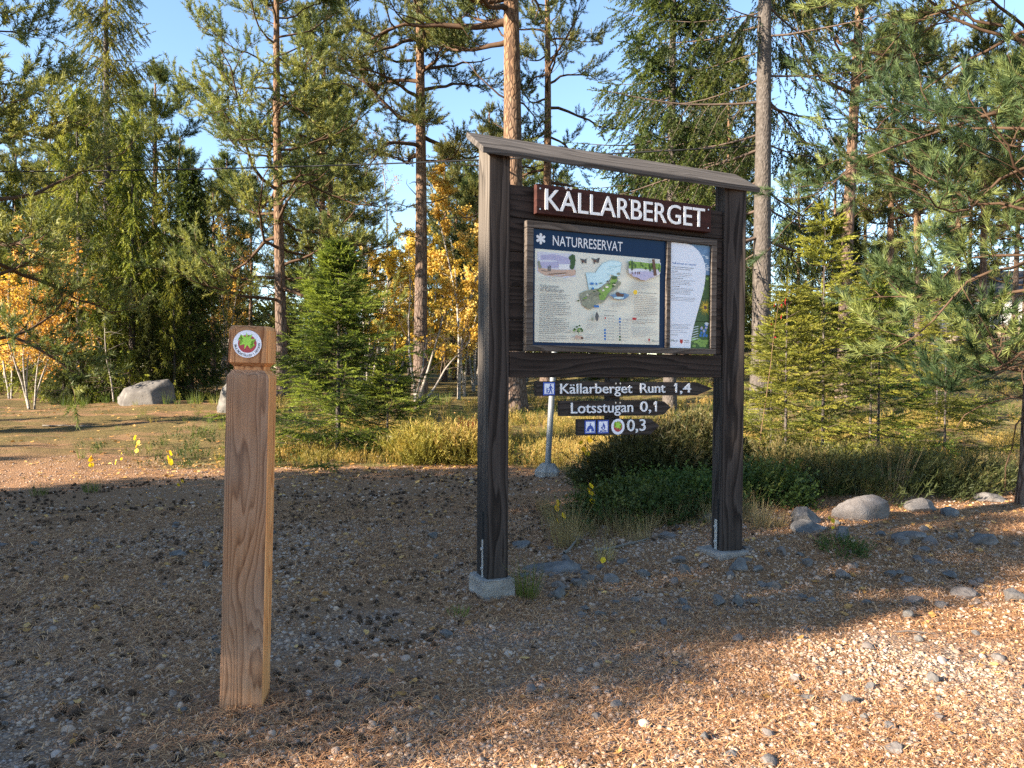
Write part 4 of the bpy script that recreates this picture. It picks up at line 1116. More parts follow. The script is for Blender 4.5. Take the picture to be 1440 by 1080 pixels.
def leaflet(root):
    rng = np.random.default_rng(6)
    mats = ['panel_white', 'print_water', 'print_foam', 'print_dkgreen', 'print_green', 'print_yellow', 'print_blue', 'print_text', 'print_grey', 'print_red', 'print_brown', 'print_lilac']
    I = {n: i for i, n in enumerate(mats)}
    g = Geo(); X0, X1, Z0, Z1 = 1.201, 1.551, 1.547, 2.267; y = -.010
    def a(zx, zy):
        s = (zx-(1088-23*(zy-205)/780))/285; t_ = (zy-(205+32*s))/(780-25*s); return (X0+s*(X1-X0), Z1-t_*(Z1-Z0))
    # photographs down the right side
    def rect(za, zb, m, k=0): prism(g, [(X0, za), (X1, za), (X1, zb), (X0, zb)], y-k*.0003, .015 if k == 0 else y-k*.0003, I[m])
    rect(Z0, 1.735, 'print_dkgreen'); rect(1.738, 1.895, 'print_dkgreen'); rect(1.897, 2.06, 'print_dkgreen'); rect(2.062, Z1, 'print_water')
    def blob(x, z, rx, rz, m, k): prism(g, [(x+rx*cos(t)*rng.uniform(.8, 1.2), z+rz*sin(t)*rng.uniform(.8, 1.2)) for t in np.linspace(0, 6.283, 11)[:-1]], y-k*.0003, y-k*.0003, I[m])
    for k in range(26): blob(rng.uniform(1.40, 1.538), rng.uniform(2.075, 2.225), rng.uniform(.006, .022), .004, 'print_foam', 1+k*.02)
    for k in range(22): blob(rng.uniform(1.42, 1.54), rng.uniform(1.91, 2.05), .012, .011, rng.choice(['print_green', 'print_dkgreen']), 1+k*.02)
    cx_, cz_ = 1.515, 1.835
    for k in range(22):
        an = k*.2856+rng.normal(0, .05); r = rng.uniform(.055, .07); dx, dz = cos(an), sin(an); x1 = min(cx_+dx*r, 1.549); 
        prism(g, [(cx_-dz*.003, cz_+dx*.003), (cx_+dz*.003, cz_-dx*.003), (x1+dz*.003*0, min(max(cz_+dz*r, 1.74), 1.893))], y-.001-k*.00003, y-.001-k*.00003, I['print_yellow'])
    blob(cx_, cz_, .014, .014, 'print_brown', 6)
    for k in range(16): blob(rng.uniform(1.40, 1.54), rng.uniform(1.555, 1.62), .016, .010, 'print_green', 1+k*.02)
    for k in range(6): prism(g, [(1.39, 1.60+k*.017), (1.455, 1.615+k*.017), (1.455, 1.62+k*.017), (1.39, 1.605+k*.017)], y-.0009-k*.0001, y-.0009-k*.0001, I['print_foam'])
    for k in range(14): blob(rng.uniform(1.475, 1.535), rng.uniform(1.63, 1.715), .011, .010, rng.choice(['print_blue', 'print_lilac', 'print_blue']), 2+k*.02)
    blob(1.53, 1.722, .018, .010, 'print_foam', 3)
    # white sheet with a wavy right edge
    edge = [(1205, 217), (1250, 237), (1290, 275), (1318, 325), (1333, 380), (1336, 430), (1330, 500), (1318, 560), (1302, 620), (1282, 690), (1262, 760), (1242, 830), (1228, 890), (1219, 940), (1216, 988)]
    pe = [a(*p) for p in edge]; pe[0] = (pe[0][0], Z1-.001); pe[-1] = (pe[-1][0], Z0+.001)
    prism(g, [(X0+.001, Z0+.001)]+pe[::-1]+[(X0+.001, Z1-.001)], -.0128, -.0128, I['panel_white'])
    yy = -.0134
    text(g, 'Välkommen ut i naturen', a(1100, 365)[0], a(1268, 372)[0], a(1100, 366)[1], .013, yy, I['print_blue'], .008)
    def para(zx0, zx1, zy0, zy1, n, h, m='print_grey'):
        for k in range(n):
            zy = zy0+(zy1-zy0)*(k/max(1, n-1)); xa, z = a(zx0, zy); xb = a(zx1, zy)[0]; words(g, xa, xa+(xb-xa)*rng.uniform(.75, 1), z, h, I[m], yy, rng)
    para(1100, 1255, 390, 404, 2, .006, 'print_text'); para(1097, 1150, 420, 420, 1, .006, 'print_text'); para(1097, 1248, 432, 456, 3, .0042)
    para(1094, 1190, 472, 472, 1, .006, 'print_text'); para(1094, 1265, 484, 515, 4, .0042); para(1091, 1150, 532, 532, 1, .006, 'print_text'); para(1091, 1250, 545, 585, 5, .0042)
    para(1088, 1120, 602, 602, 1, .006, 'print_text'); para(1088, 1265, 612, 634, 3, .0042); para(1082, 1235, 812, 842, 4, .0036); para(1080, 1205, 858, 870, 2, .0036); para(1080, 1145, 886, 892, 2, .003)
    z = a(1080, 938)[1]; text(g, 'H', a(1080, 930)[0], a(1096, 930)[0], z, .016, yy, I['print_dkgreen'], .01); words(g, a(1098, 930)[0], a(1130, 930)[0], z, .016, I['print_grey'], yy, rng)
    xr = a(1142, 940)[0]; prism(g, [(xr, z+.016), (xr+.026, z+.016), (xr+.026, z-.004), (xr+.013, z-.014), (xr, z-.004)], yy, yy, I['print_red'])
    words(g, a(1172, 930)[0], a(1206, 930)[0], z+.006, .007, I['print_grey'], yy, rng); words(g, a(1172, 930)[0], a(1206, 930)[0], z-.006, .007, I['print_grey'], yy, rng)
    o = g.build('leaflet_panel', [M[m] for m in mats], root, attrs=False); o['label'] = 'white leaflet panel with a curved edge beside a strip of photographs'
board()

def star(cx, cz, ro, ri, n, rot=pi/2): return [(cx+(ro if k % 2 == 0 else ri)*cos(rot+k*pi/n), cz+(ro if k % 2 == 0 else ri)*sin(rot+k*pi/n)) for k in range(2*n)]
def round_sticker(name, parent, cx, cz, r, y, with_text=True):
    g = Geo(); prism(g, disc(40, r, cx, cz), y-.0015, y+.002, 0); prism(g, disc(36, r*.655, cx, cz+.01*r), y-.0018, y-.0018, 1)
    prism(g, star(cx-.02*r, cz+.22*r, r*.64, r*.29, 9, pi/2+.06), y-.0021, y-.0021, 2)
    if with_text:
        s = 'SMULTRONSTÄLLEN I NATUREN'; n = len(s)
        for k, ch in enumerate(s):
            if ch == ' ': continue
            an = radians(186)+radians(176)*k/(n-1)
            V, F = text_mesh(ch, .02, 0); E_ = text_mesh('E', .02, 0)[0]; hh = E_[:, 1].max()-E_[:, 1].min()
            lx = (V[:, 0]-(V[:, 0].max()+V[:, 0].min())/2)*.8; ly = V[:, 1]-hh/2; sc_ = r*.17/hh
            rr = r*.83; up = np.array([-cos(an), -sin(an)]); rt_ = np.array([-sin(an), cos(an)])
            W = np.zeros((len(V), 3)); W[:, 0] = cx+cos(an)*rr+(lx*rt_[0]+ly*up[0])*sc_; W[:, 2] = cz+sin(an)*rr+(lx*rt_[1]+ly*up[1])*sc_; W[:, 1] = y-.0021
            g.add(W, F, .5, 0, 3)
    return g.build(name, [M['sticker_white'], M['sticker_red'], M['sticker_green'], M['print_text']], parent, attrs=False)
def pictogram(name, parent, x0, x1, z0, z1, y, kind):
    g = Geo(); prism(g, [(x0, z0), (x1, z0), (x1, z1), (x0, z1)], y-.0015, y+.002, 0)
    m = .1*(x1-x0); prism(g, [(x0+m, z0+m), (x1-m, z0+m), (x1-m, z1-m), (x0+m, z1-m)], y-.0019, y-.0019, 1)
    W = x1-x0; Hh = z1-z0; P = lambda pts: [(x0+a*W, z0+b*Hh) for a, b in pts]; q = y-.0023
    def pg(pts): prism(g, P(pts), q, q, 0)
    def circ(cx, cz, r): prism(g, disc(12, r*W, x0+cx*W, z0+cz*Hh), q, q, 0)
    if kind == 'hikers':
        circ(.62, .80, .065); pg([(.55, .72), (.70, .72), (.70, .46), (.55, .46)]); pg([(.55, .46), (.66, .46), (.52, .14), (.42, .14)]); pg([(.62, .46), (.70, .46), (.80, .14), (.70, .14)]); pg([(.70, .70), (.82, .50), (.78, .46), (.68, .62)]); pg([(.55, .70), (.44, .52), (.48, .48), (.57, .60)])
        circ(.32, .52, .055); pg([(.26, .46), (.38, .46), (.37, .30), (.28, .30)]); pg([(.28, .30), (.33, .30), (.26, .13), (.20, .13)]); pg([(.33, .30), (.38, .30), (.44, .13), (.38, .13)]); pg([(.38, .45), (.47, .36), (.45, .32), (.37, .38)])
    elif kind == 'shelter':
        pg([(.12, .16), (.88, .16), (.80, .42), (.66, .58), (.58, .62), (.42, .62), (.34, .58), (.20, .42)]); pg([(.46, .60), (.54, .60), (.54, .80), (.46, .80)])
        prism(g, P([(.42, .16), (.58, .16), (.58, .34), (.42, .34)]), y-.0027, y-.0027, 1)
    else:
        pg([(.50, .84), (.64, .62), (.70, .45), (.62, .30), (.50, .26), (.38, .30), (.30, .45), (.38, .55), (.42, .48)]); prism(g, P([(.50, .52), (.58, .40), (.50, .30), (.43, .38)]), y-.0027, y-.0027, 1)
        pg([(.20, .24), (.80, .18), (.80, .12), (.20, .18)]); pg([(.20, .18), (.80, .24), (.80, .18), (.20, .12)])
    return g.build(name, [M['sticker_blue'], M['sticker_white']], parent, attrs=False)
def fingers():
    def finger(poly, label, txts, x, z, tilt=0):
        g = Geo()
        prism(g, [(p[0], p[1]) for p in poly], -.022, .008, 0)
        for t in txts:
            if t[0] == '1': one(g, t[1], t[3], t[4], -.0265, 1)
            else: text(g, t[0], t[1], t[2], t[3], t[4], -.0265, 1, .004, .004)
        for x in (.765, .80): prism(g, disc(8, .006, x, (poly[0][1]+poly[-1][1])/2+.03), -.0245, -.02, 2)
        o = g.build('direction_sign', [M['finger_wood'], M['paint_white'], M['screw_steel']], None, loc=BO, rot=BR, attrs=False)
        return tag(o, label, 'sign')
    o = finger([(.177, 1.322), (1.44, 1.312), (1.585, 1.267), (1.44, 1.221), (.178, 1.230)], 'topmost and longest brown arrow sign with hikers symbol, reading Källarberget Runt 1,4',
               [('Källarberget', .345, .892, 1.243, .063), ('Runt', .957, 1.163, 1.243, .063), ('1', 1.240, 0, 1.243, .063), (',4', 1.288, 1.383, 1.242, .063)], 0, 0)
    pictogram('hiking_symbol', o, .224, .308, 1.234, 1.316, -.0235, 'hikers')
    finger([(.346, 1.198), (1.10, 1.190), (1.16, 1.182), (1.216, 1.143), (1.16, 1.096), (1.10, 1.088), (.347, 1.101)], 'middle brown arrow sign, reading Lotsstugan 0,1',
           [('Lotsstugan', .424, .900, 1.117, .068), ('0,', .958, 1.046, 1.117, .068), ('1', 1.070, 0, 1.117, .068)], 0, 0)
    o = finger([(.478, 1.078), (1.048, 1.067), (1.122, 1.018), (1.048, .962), (.479, .974)], 'lowest brown arrow sign with two blue symbols and a round badge, reading 0,3',
               [('0,3', .855, 1.003, .990, .076)], 0, 0)
    pictogram('shelter_symbol', o, .529, .612, .983, 1.069, -.0235, 'shelter')
    pictogram('campfire_symbol', o, .627, .711, .982, 1.068, -.0235, 'fire')
    b = round_sticker('round_badge', o, .784, 1.022, .052, -.0235, False)
fingers()

# ------------------------------------------------------------------ marker post
def marker_post():
    root = empty('marker_post', (-1.183, 2.979, -.02), (0, .022, radians(8)), 'square weathered brown timber marker post with a round strawberry sticker on its notched head', 'post')
    Wd = .170; y1 = .158
    import bmesh
    def loft(rings, name, mats):
        """rings of (z, inset, corner cut): an eight-sided section swept upwards"""
        g = Geo(); V = []; 
        for z, ins, c in rings:
            a, b_, c0, d_ = ins, Wd-ins, ins, y1-ins
            V += [(a+c, c0, z), (b_-c, c0, z), (b_, c0+c, z), (b_, d_-c, z), (b_-c, d_, z), (a+c, d_, z), (a, d_-c, z), (a, c0+c, z)]
        F = []; mi = []
        for r in range(len(rings)-1):
            for k in range(8):
                i0, i1 = r*8+k, r*8+(k+1) % 8; F += [[i0, i1, i1+8], [i0, i1+8, i0+8]]; mi += [1 if k in (1, 2, 3) else 0]*2
        n = (len(rings)-1)*8
        for k in range(1, 7): F.append([n, n+k, n+k+1]); mi.append(0)
        g.add(V, F); g.MI = [np.array(mi)]
        return g.build(name, mats, root, attrs=False)
    b = loft([(-.15, 0, .004), (1.378, 0, .004), (1.390, .002, .008), (1.407, .016, .010), (1.410, .022, .010)], 'shaft', [M['larch'], M['larch_side']])
    h = loft([(1.4085, .0225, .010), (1.424, .021, .010), (1.440, .003, .014), (1.572, .003, .014), (1.586, .009, .016), (1.590, .014, .016)], 'head', [M['larch_cap'], M['larch_side']])
    round_sticker('round_sticker', h, .079, 1.515, .0555, .001)
    g = Geo(); 
marker_post()

def steel_pole():
    g0 = gnd(770, 671); root = empty('steel_pole', (g0[0], g0[1]+.12, g0[2]), (0, .052, 0), 'thin grey galvanised steel pole in a concrete foot behind the arrow signs', 'pole')
    g = Geo(); tube(g, [(0, 0, z) for z in np.linspace(0, 2.3, 6)], .038, 20); g.build('pole', M['galvanised'], root, True, attrs=False)
    g = Geo(); a = np.arange(6)/6*2*pi+.3
    V = []
    for z, r in ((-.1, .17), (.06, .168), (.145, .10), (.155, .085)): V += [(r*cos(t), r*sin(t), z) for t in a]
    F = []
    for r in range(3):
        for k in range(6): i0, i1 = r*6+k, r*6+(k+1) % 6; F += [[i0, i1, i1+6], [i0, i1+6, i0+6]]
    F += [[18, 18+k, 19+k] for k in range(1, 5)]
    g.add(V, F); g.build('concrete_foot', M['concrete'], root, attrs=False)
steel_pole()

# ------------------------------------------------------------------ trees
def T(px, Y): 
    p = at(px, Y); return (p[0], p[1], p[2]-.05)
things = {}
def tree(key, parts, px, Y, label, cat='pine tree', name='pine_tree', group=None, rz=0.0, s=1.0):
    things[key] = plant(name, parts, T(px, Y), label, cat, group, rz, s); return things[key]
# tall pines
tree('mainpine', make_pine(1, 16.5, .19, 4.8, .20, limbs=58, sec=11, twigs=7, dead=12, lean=(-.012, 0), wob=.10, gap=.08), 397, 24, 'broad pine with wide crooked limbs behind the young spruce, left of centre')
tree('slim', make_pine(2, 19, .40, 3.2, .235, limbs=46, sec=10, twigs=7, dead=7, lean=(.004, 0), gap=.1), 590, 24, 'tall slender pine with a bare straight trunk left of the board')
tree('big', make_pine(3, 21, .47, 4.6, .33, limbs=46, sec=11, twigs=7, dead=14, lean=(-.015, 0), az_bias=(pi, .55), gap=.1), 722, 20, 'thick orange pine trunk rising directly behind the left board post')
tree('orange', make_pine(4, 19, .36, 3.4, .22, limbs=38, sec=9, twigs=5, dead=12, lean=(-.008, 0), gap=.25), 768, 28, 'pine with bright orange bark and bent limbs behind the middle of the board')
tree('round', make_pine(5, 12.5, .16, 3.4, .19, limbs=46, sec=10, twigs=6, up=.3), 462, 31, 'dense round-crowned pine behind the young spruce')
tree('high', make_pine(6, 19, .45, 3.6, .21, limbs=44, sec=10, twigs=7), 455, 36, 'tall pine with an orange stem showing above the round-crowned pine')
tree('leftround', make_pine(7, 13.5, .22, 4.0, .19, limbs=48, sec=10, twigs=6, up=.3), 218, 33, 'light green bushy pine above the dark spruces at the left')
tree('leftedge', make_pine(8, 10.5, .18, 3.6, .17, limbs=44, sec=10, twigs=6, lean=(-.03, .0), up=.18, dead=8), -40, 15, 'dark leaning pine with drooping limbs at the left edge of the photo')
tree('rightlean', make_pine(9, 18, .42, 3.2, .17, limbs=42, sec=10, twigs=6, lean=(.018, 0), dead=12), 1185, 19, 'slim leaning pine between the grey spruce trunk and the near pine')
# the near pine at the right edge
npine = make_pine(10, 6.9, .17, 3.0, .085, tpl=PT_NEAR, limbs=62, sec=10, twigs=5, up=.12, dead=14, needle='pine_needle_near', az_bias=(pi*.97, .22), lean=(.02, 0), tscale=1.1, topr=.36, profile=.45, lowcut=.55)
things['near'] = plant('pine_tree', npine, (5.08, 7.25, hz(5.08, 7.25)-.03), 'near young pine reaching in from the right edge with long fresh needles', 'pine tree')
# spruces
tree('tallspruce', make_spruce(11, 20, .16, 2.7, .20, step=.55, per=6, sec=13, spr=3, droop=.28, hang=.45, gaps=.25, tscale=1.15), 152, 27, 'tall light green spruce with long hanging twigs at the upper left', 'spruce tree', 'spruce_tree')
dens = dict(step=.40, per=5, sec=11, spr=3, droop=.30, hang=.5, gaps=.22, needle='spruce_needle')
tree('sp1', make_spruce(12, 10.5, .05, 1.9, .13, **dens), 112, 24, 'dark spruce with a thin brown trunk behind the yellow birch', 'spruce tree', 'spruce_tree')
tree('sp2', make_spruce(13, 9.6, .03, 1.8, .12, **dens), 186, 24.5, 'dark drooping spruce right behind the large boulder', 'spruce tree', 'spruce_tree')
tree('sp3', make_spruce(14, 8.2, .02, 1.35, .10, step=.34, per=5, sec=11, spr=3, droop=.25, hang=.35, gaps=.05, needle='spruce_dark'), 268, 25, 'narrow pointed dark spruce above the marker post', 'spruce tree', 'spruce_tree')
tree('greytrunk', make_spruce(15, 21, .17, 3.3, .205, step=.50, per=5, sec=17, spr=4, droop=.36, hang=.42, gaps=.30, needle='spruce_dark', rag=.45, skip=(-pi/2, .95)), 1070, 15, 'tall spruce with a straight thick grey trunk right of the board', 'spruce tree', 'spruce_tree')
tree('darkspruce', make_spruce(16, 17, .22, 2.4, .16, step=.42, per=6, sec=15, spr=4, droop=.30, hang=.30, gaps=.15, needle='spruce_dark', rag=.4), 942, 18.5, 'dark spruce with heavy hanging branches above the right end of the board', 'spruce tree', 'spruce_tree')
young = make_spruce(17, 3.38, .015, 1.62, .045, tpl=ST_NEAR, step=.21, per=9, sec=18, spr=6, droop=.22, gaps=.2, needle='spruce_young', bark='spruce_bark', shape=1.0, rise=.08, tscale=1.05, rag=.62)
g0 = gnd(455, 652)
things['young'] = plant('spruce_tree', young, (g0[0], g0[1]+.9, g0[2]-.03), 'bright green young spruce shaped like a Christmas tree behind the marker post', 'spruce tree')
sap = dict(tpl=ST_NEAR, step=.24, per=5, sec=9, spr=4, gaps=.25, needle='spruce_sapling', tscale=1.1, rag=.4)
def sapling(key, seed, h, r, px, Y, label, **k):
    a = dict(sap); a.update(k)
    things[key] = plant('spruce_sapling', make_spruce(seed, h, .10, r, .022, droop=.05, **a), T(px, Y), label, 'spruce sapling')
sapling('sap1', 18, 3.25, .80, 1158, 9.0, 'tall thin yellow-green spruce sapling in the thicket right of the board')
sapling('sap2', 19, 2.25, .75, 1106, 8.8, 'shorter yellow-green spruce sapling close to the right board post', per=6)
sapling('sap3', 20, 2.45, .95, 1236, 9.6, 'dark green spruce sapling with drooping fresh twigs in the middle of the thicket', needle='spruce_young', per=6)
sapling('sap4', 21, 2.9, .95, 1225, 11.5, 'yellowish spruce sapling standing behind the thicket', per=6)
sapling('sap5', 22, 2.0, .8, 1085, 11.8, 'olive spruce sapling just behind the right board post')
sapling('sap6', 23, 1.45, 1.05, 545, 11.6, 'low spread-out spruce sapling at the right foot of the young spruce', needle='spruce_young', per=7, step=.16)
sapling('sap7', 24, 2.3, .9, 1330, 11.0, 'open spruce sapling behind the near pine branches')
# birches and other broadleaved trees
tree('birchleft', make_birch(30, 5, 5.2, 1.7, .032, 7000, 'birch_orange', low=.25, spread=.2, lscale=1.4), 45, 20.5, 'orange-yellow birch with several pale stems at the left edge', 'birch tree', 'birch_tree')
tree('birch1', make_birch(31, 2, 9.0, 2.1, .075, 9000, 'birch_gold', low=.15, spread=.10, lscale=1.9), 643, 25, 'golden birch with a white stem just left of the board post', 'birch tree', 'birch_tree')
tree('birch2', make_birch(32, 2, 8.4, 1.8, .06, 5200, 'birch_gold', low=.2, spread=.12, lscale=1.9), 556, 31, 'yellow birch behind the slender pine', 'birch tree', 'birch_tree')
tree('birch3', make_birch(33, 3, 12.5, 2.4, .08, 2600, 'twig_rust', low=.25, spread=.10, nb=26, lscale=1.3), 520, 35, 'nearly leafless rusty birch between the pines left of centre', 'birch tree', 'birch_tree')
tree('birch4', make_birch(34, 2, 8.0, 1.5, .05, 1500, 'birch_orange', low=.35, spread=.22, nb=14, lscale=1.5), 300, 29, 'pale crooked birch with few orange leaves above the marker post', 'birch tree', 'birch_tree')
def bare_shrub():
    rng = np.random.default_rng(40); tg = Geo(); bg_ = Geo(); cg = Geo()
    for k, (dx, lift, L, r) in enumerate(((.5, .08, 2.7, .055), (.12, .02, 3.6, .045), (.75, .16, 2.4, .04), (-.05, .05, 2.0, .03))):
        tl, dd = grow(rng, (0, 0, 0), (dx, rng.normal(0, .15), 1), L, 9, .10, lift*.5)
        tube(tg, tl, np.linspace(r, .008, len(tl)), 7, .5, np.linspace(.01, 1, len(tl)))
        for m in range(9):
            p, d0 = sub(tl, .35+.62*rng.random()); lp, _ = grow(rng, p, norm(d0+rng.normal(0, .6, 3)), L*rng.uniform(.2, .42), 6, .18, .02)
            tube(bg_, lp, np.linspace(.012, .002, len(lp)), 4, .5, cap=False)
            for q in range(4):
                e, d1 = sub(lp, .3+.65*rng.random()); sp, _ = grow(rng, e, norm(d1+rng.normal(0, .7, 3)), L*.12, 4, .2, 0); tube(bg_, sp, np.linspace(.005, .0015, len(sp)), 3, .5, cap=False)
    return dict(trunk=(tg, 'twig_grey', True), branches=(bg_, 'twig_dark', True))
things['bare'] = plant('bare_tree', bare_shrub(), T(585, 19), 'bare grey tree leaning right beside the slender pine trunk', 'bare tree')
g0 = gnd(150, 566)
tg = Geo(); bg_ = Geo(); rr = np.random.default_rng(41); tl, _ = grow(rr, (0, 0, 0), (-.05, 0, 1), 2.4, 9, .06, .02); tube(tg, tl, np.linspace(.028, .008, len(tl)), 7, .5, np.linspace(.01, 1, len(tl)))
for k in range(8):
    p, d0 = sub(tl, .3+.65*rr.random()); lp, _ = grow(rr, p, norm(d0*.4+rr.normal(0, .7, 3)), .6, 5, .15); tube(bg_, lp, np.linspace(.007, .002, len(lp)), 4, .5)
things['deadbirch'] = plant('dead_tree', dict(trunk=(tg, 'birch_bark', True), branches=(bg_, 'twig_grey', True)), (g0[0], g0[1]+.4, g0[2]), 'thin dead white birch stem left of the large boulder', 'dead tree')

# farther trees: copies, each its own object
rng = np.random.default_rng(50)
def far(src, px, Y, s, label, group, h=None):
    p = T(px, Y); sz = (s*rng.uniform(.9, 1.1), s*rng.uniform(.9, 1.1), s)
    return copy_thing(things[src], p, rng.random()*6.28, sz, label, group)
FP = 'distant pine standing among the trees at the back'; FS = 'distant spruce standing among the trees at the back'; FB = 'distant yellow birch standing among the trees at the back'
GP, GS, GB = 'distant pines', 'distant spruces', 'distant birches'
for px, Y, src, s in ((70, 46, 'orange', .8), (250, 50, 'orange', .85), (320, 48, 'slim', .75), (352, 58, 'high', .8), (430, 60, 'slim', .7), (480, 62, 'orange', .75),
                      (500, 46, 'round', .7), (545, 70, 'slim', .55), (575, 60, 'orange', .58), (625, 44, 'high', .72), (660, 56, 'slim', .8), (690, 50, 'orange', .95), (735, 58, 'high', .9), (772, 44, 'rightlean', .75), (800, 52, 'round', .75),
                      (830, 66, 'slim', .5), (870, 60, 'round', .8), (905, 48, 'slim', .8), (985, 46, 'high', .85), (1020, 38, 'rightlean', .9), (1120, 46, 'slim', .62), (1155, 60, 'orange', .6), (1250, 30, 'slim', .72), (1290, 26, 'rightlean', .7), (1345, 36, 'orange', .75), (1380, 24, 'slim', .6), (1425, 30, 'high', .62), (1450, 20, 'rightlean', .55),
                      (-40, 34, 'round', .9), (-110, 30, 'slim', .8), (1500, 30, 'orange', .7)):
    far(src, px, Y, s, FP, GP)
for px, Y, src, s in ((232, 26.5, 'sp2', .82), (-30, 27, 'sp2', .9), (775, 36, 'sp3', .5), (840, 45, 'sp2', .75), (880, 34, 'sp1', .62), (950, 40, 'sp3', .9), (1000, 28, 'sp2', .5),
                      (1105, 38, 'sp1', .72), (1140, 30, 'sp2', .55), (1190, 34, 'sp3', .9), (1265, 44, 'sp1', .8), (1060, 50, 'sp2', .85), (1230, 26, 'sp3', .6), (90, 22.5, 'sp3', .5), (210, 23.5, 'sp3', .42), (245, 24, 'sp1', .45), (140, 25, 'sp2', .6)):
    far(src, px, Y, s, FS, GS)
for px, Y, src, s in ((600, 38, 'birch1', .95), (665, 33, 'birch2', .9), (575, 46, 'birch1', 1.1), (535, 40, 'birch2', 1.0), (500, 42, 'birch4', 1.0), (628, 50, 'birch3', .75), (340, 44, 'birch2', .9), (320, 36, 'birch4', .9), (10, 32, 'birchleft', 1.0), (-20, 25, 'birchleft', .9), (690, 42, 'birch1', .8), (905, 52, 'birch3', .9), (740, 44, 'birch2', .9), (1300, 34, 'birch4', .6)):
    far(src, px, Y, s, FB, GB)

for px, Y, s_, lab in ((1318, 15, 1.0, 'yellowish spruce sapling in front of the white house'),):
    p = T(px, Y); copy_thing(things['sap4'], p, px*.1, s_, lab)
def wood_edge():
    """the far-off wood that closes the view"""
    r2 = np.random.default_rng(52); g = Geo(); tg = Geo(); tp = [flat_shoot(r2, 1.2, 9, .62, .24) for _ in range(4)]; P_, D_, R_, S_ = [], [], [], []
    for k in range(330):
        a = r2.uniform(-.80, .80); r = r2.uniform(62, 120); x, y = sin(a)*r, cos(a)*r; z0 = hz(x, y); px = 720+FPX*x/y; top = r2.uniform(5, 11)*(.62 if 530 < px < 620 or 780 < px < 900 or px > 1040 else .5 if 440 < px < 690 else 1.0)
        n = int(60+top*9); t = r2.random(n)**.8; rad = (1-t)*r2.uniform(1.6, 2.8)+.15; b_ = r2.random(n)*6.28
        P_.append(np.stack([x+np.cos(b_)*rad*r2.random(n)**.5, y+np.sin(b_)*rad*r2.random(n)**.5, z0+.2+t*top], 1)); D_.append(np.stack([np.cos(b_), np.sin(b_), r2.normal(0, .4, n)], 1)); R_.append(np.clip(r2.random()*.6+r2.normal(0, .15, n)+.2, 0, 1)); S_.append(r2.uniform(.6, 1.1, n))
    P_ = np.concatenate(P_); D_ = np.concatenate(D_); S_ = np.concatenate(S_); scatter(g, tp, P_, frames(D_, r2.random(len(P_))*6)*S_[:, None, None], np.concatenate(R_), r2)
    tag(g.build('distant_woods', M['spruce_needle']), 'far-off mass of conifers closing the view between the trunks', 'woods', None, 'stuff')
wood_edge()
for px, Y, src, s_ in ((25, 44, 'leftround', 1.0), (85, 38, 'leftround', .8), (160, 46, 'round', 1.15), (300, 40, 'leftround', .75), (640, 48, 'leftround', 1.0), (670, 40, 'round', .85), (715, 46, 'leftround', 1.0), (890, 46, 'leftround', .85), (960, 36, 'round', .95), (1030, 46, 'leftround', .9), (1170, 40, 'leftround', .8), (1215, 48, 'round', .95), (1290, 40, 'leftround', .75), (1360, 46, 'round', 1.0), (1440, 36, 'leftround', .85), (440, 50, 'mainpine', .95), (125, 40, 'mainpine', .9), (1000, 40, 'mainpine', .8)):
    far(src, px, Y, s_, FP, GP)
for px, Y, src, s_ in ((20, 34, 'sp1', 1.0), (95, 30, 'sp3', 1.0), (165, 34, 'sp2', 1.0)):
    far(src, px, Y, s_, FS, GS)
for px, Y, src, s_ in ((590, 30, 'birch2', .9), (655, 29, 'birch1', .8), (548, 36, 'birch1', .9), (515, 30, 'birch2', .8), (670, 38, 'birch2', 1.0), (15, 24, 'birch2', .6), (75, 26, 'birchleft', .8), (480, 38, 'birch3', .7)):
    far(src, px, Y, s_, FB, GB)
# trees standing left of the view: their shadows lie across the yard
SH = 'dense spruce left of the view shading the yard'
row = [(3.30, 9.3, .50, 'round'), (4.2, 11.2, .40, 'leftround'), (3.95, 17.5, .78, 'round'), (5.6, 20.5, .85, 'round'), (5.05, 18.0, .90, 'round'), (3.25, 8.6, .62, 'sp1'), (3.75, 10.4, .56, 'sp2'), (4.3, 8.4, .50, 'sp1'), (4.85, 9.8, .48, 'sp2'), (5.4, 8.6, .58, 'sp1'), (5.95, 10.6, .66, 'sp2'), (6.5, 8.3, .62, 'sp1'), (7.1, 10.2, .70, 'sp2'), (7.7, 8.5, .60, 'sp1'), (8.3, 10.0, .68, 'sp2'), (8.9, 8.6, .56, 'sp1'), (9.5, 10.6, .62, 'sp2'),
       (4.75, 17.0, .92, 'sp1'), (5.4, 18.5, 1.0, 'sp2'), (6.1, 17.2, .95, 'sp1'), (6.9, 18.8, 1.02, 'sp2'), (7.7, 17.4, .98, 'sp1'), (8.5, 19.0, .95, 'sp2'),
       (12.9, 12, .44, 'sp1'), (14.6, 13, .52, 'sp2'), (16.4, 13, .42, 'sp3'), (18.2, 14, .55, 'sp1'), (20.2, 15, .6, 'sp2')]
for k, (q, t, s, src) in enumerate(row):
    x, y = -t*S2+q*P2; wd = .60*s if src == 'round' or src == 'leftround' else 1.15*s if q > 10 else (1.75*s if t < 12 else .95*s)
    copy_thing(things[src], (x, y, hz(x, y)-.1), k*1.3, (wd, wd, s), SH if src[:2] == 'sp' else 'bushy pine left of the view shading the yard', 'spruces left of the view' if src[:2] == 'sp' else 'pines left of the view')

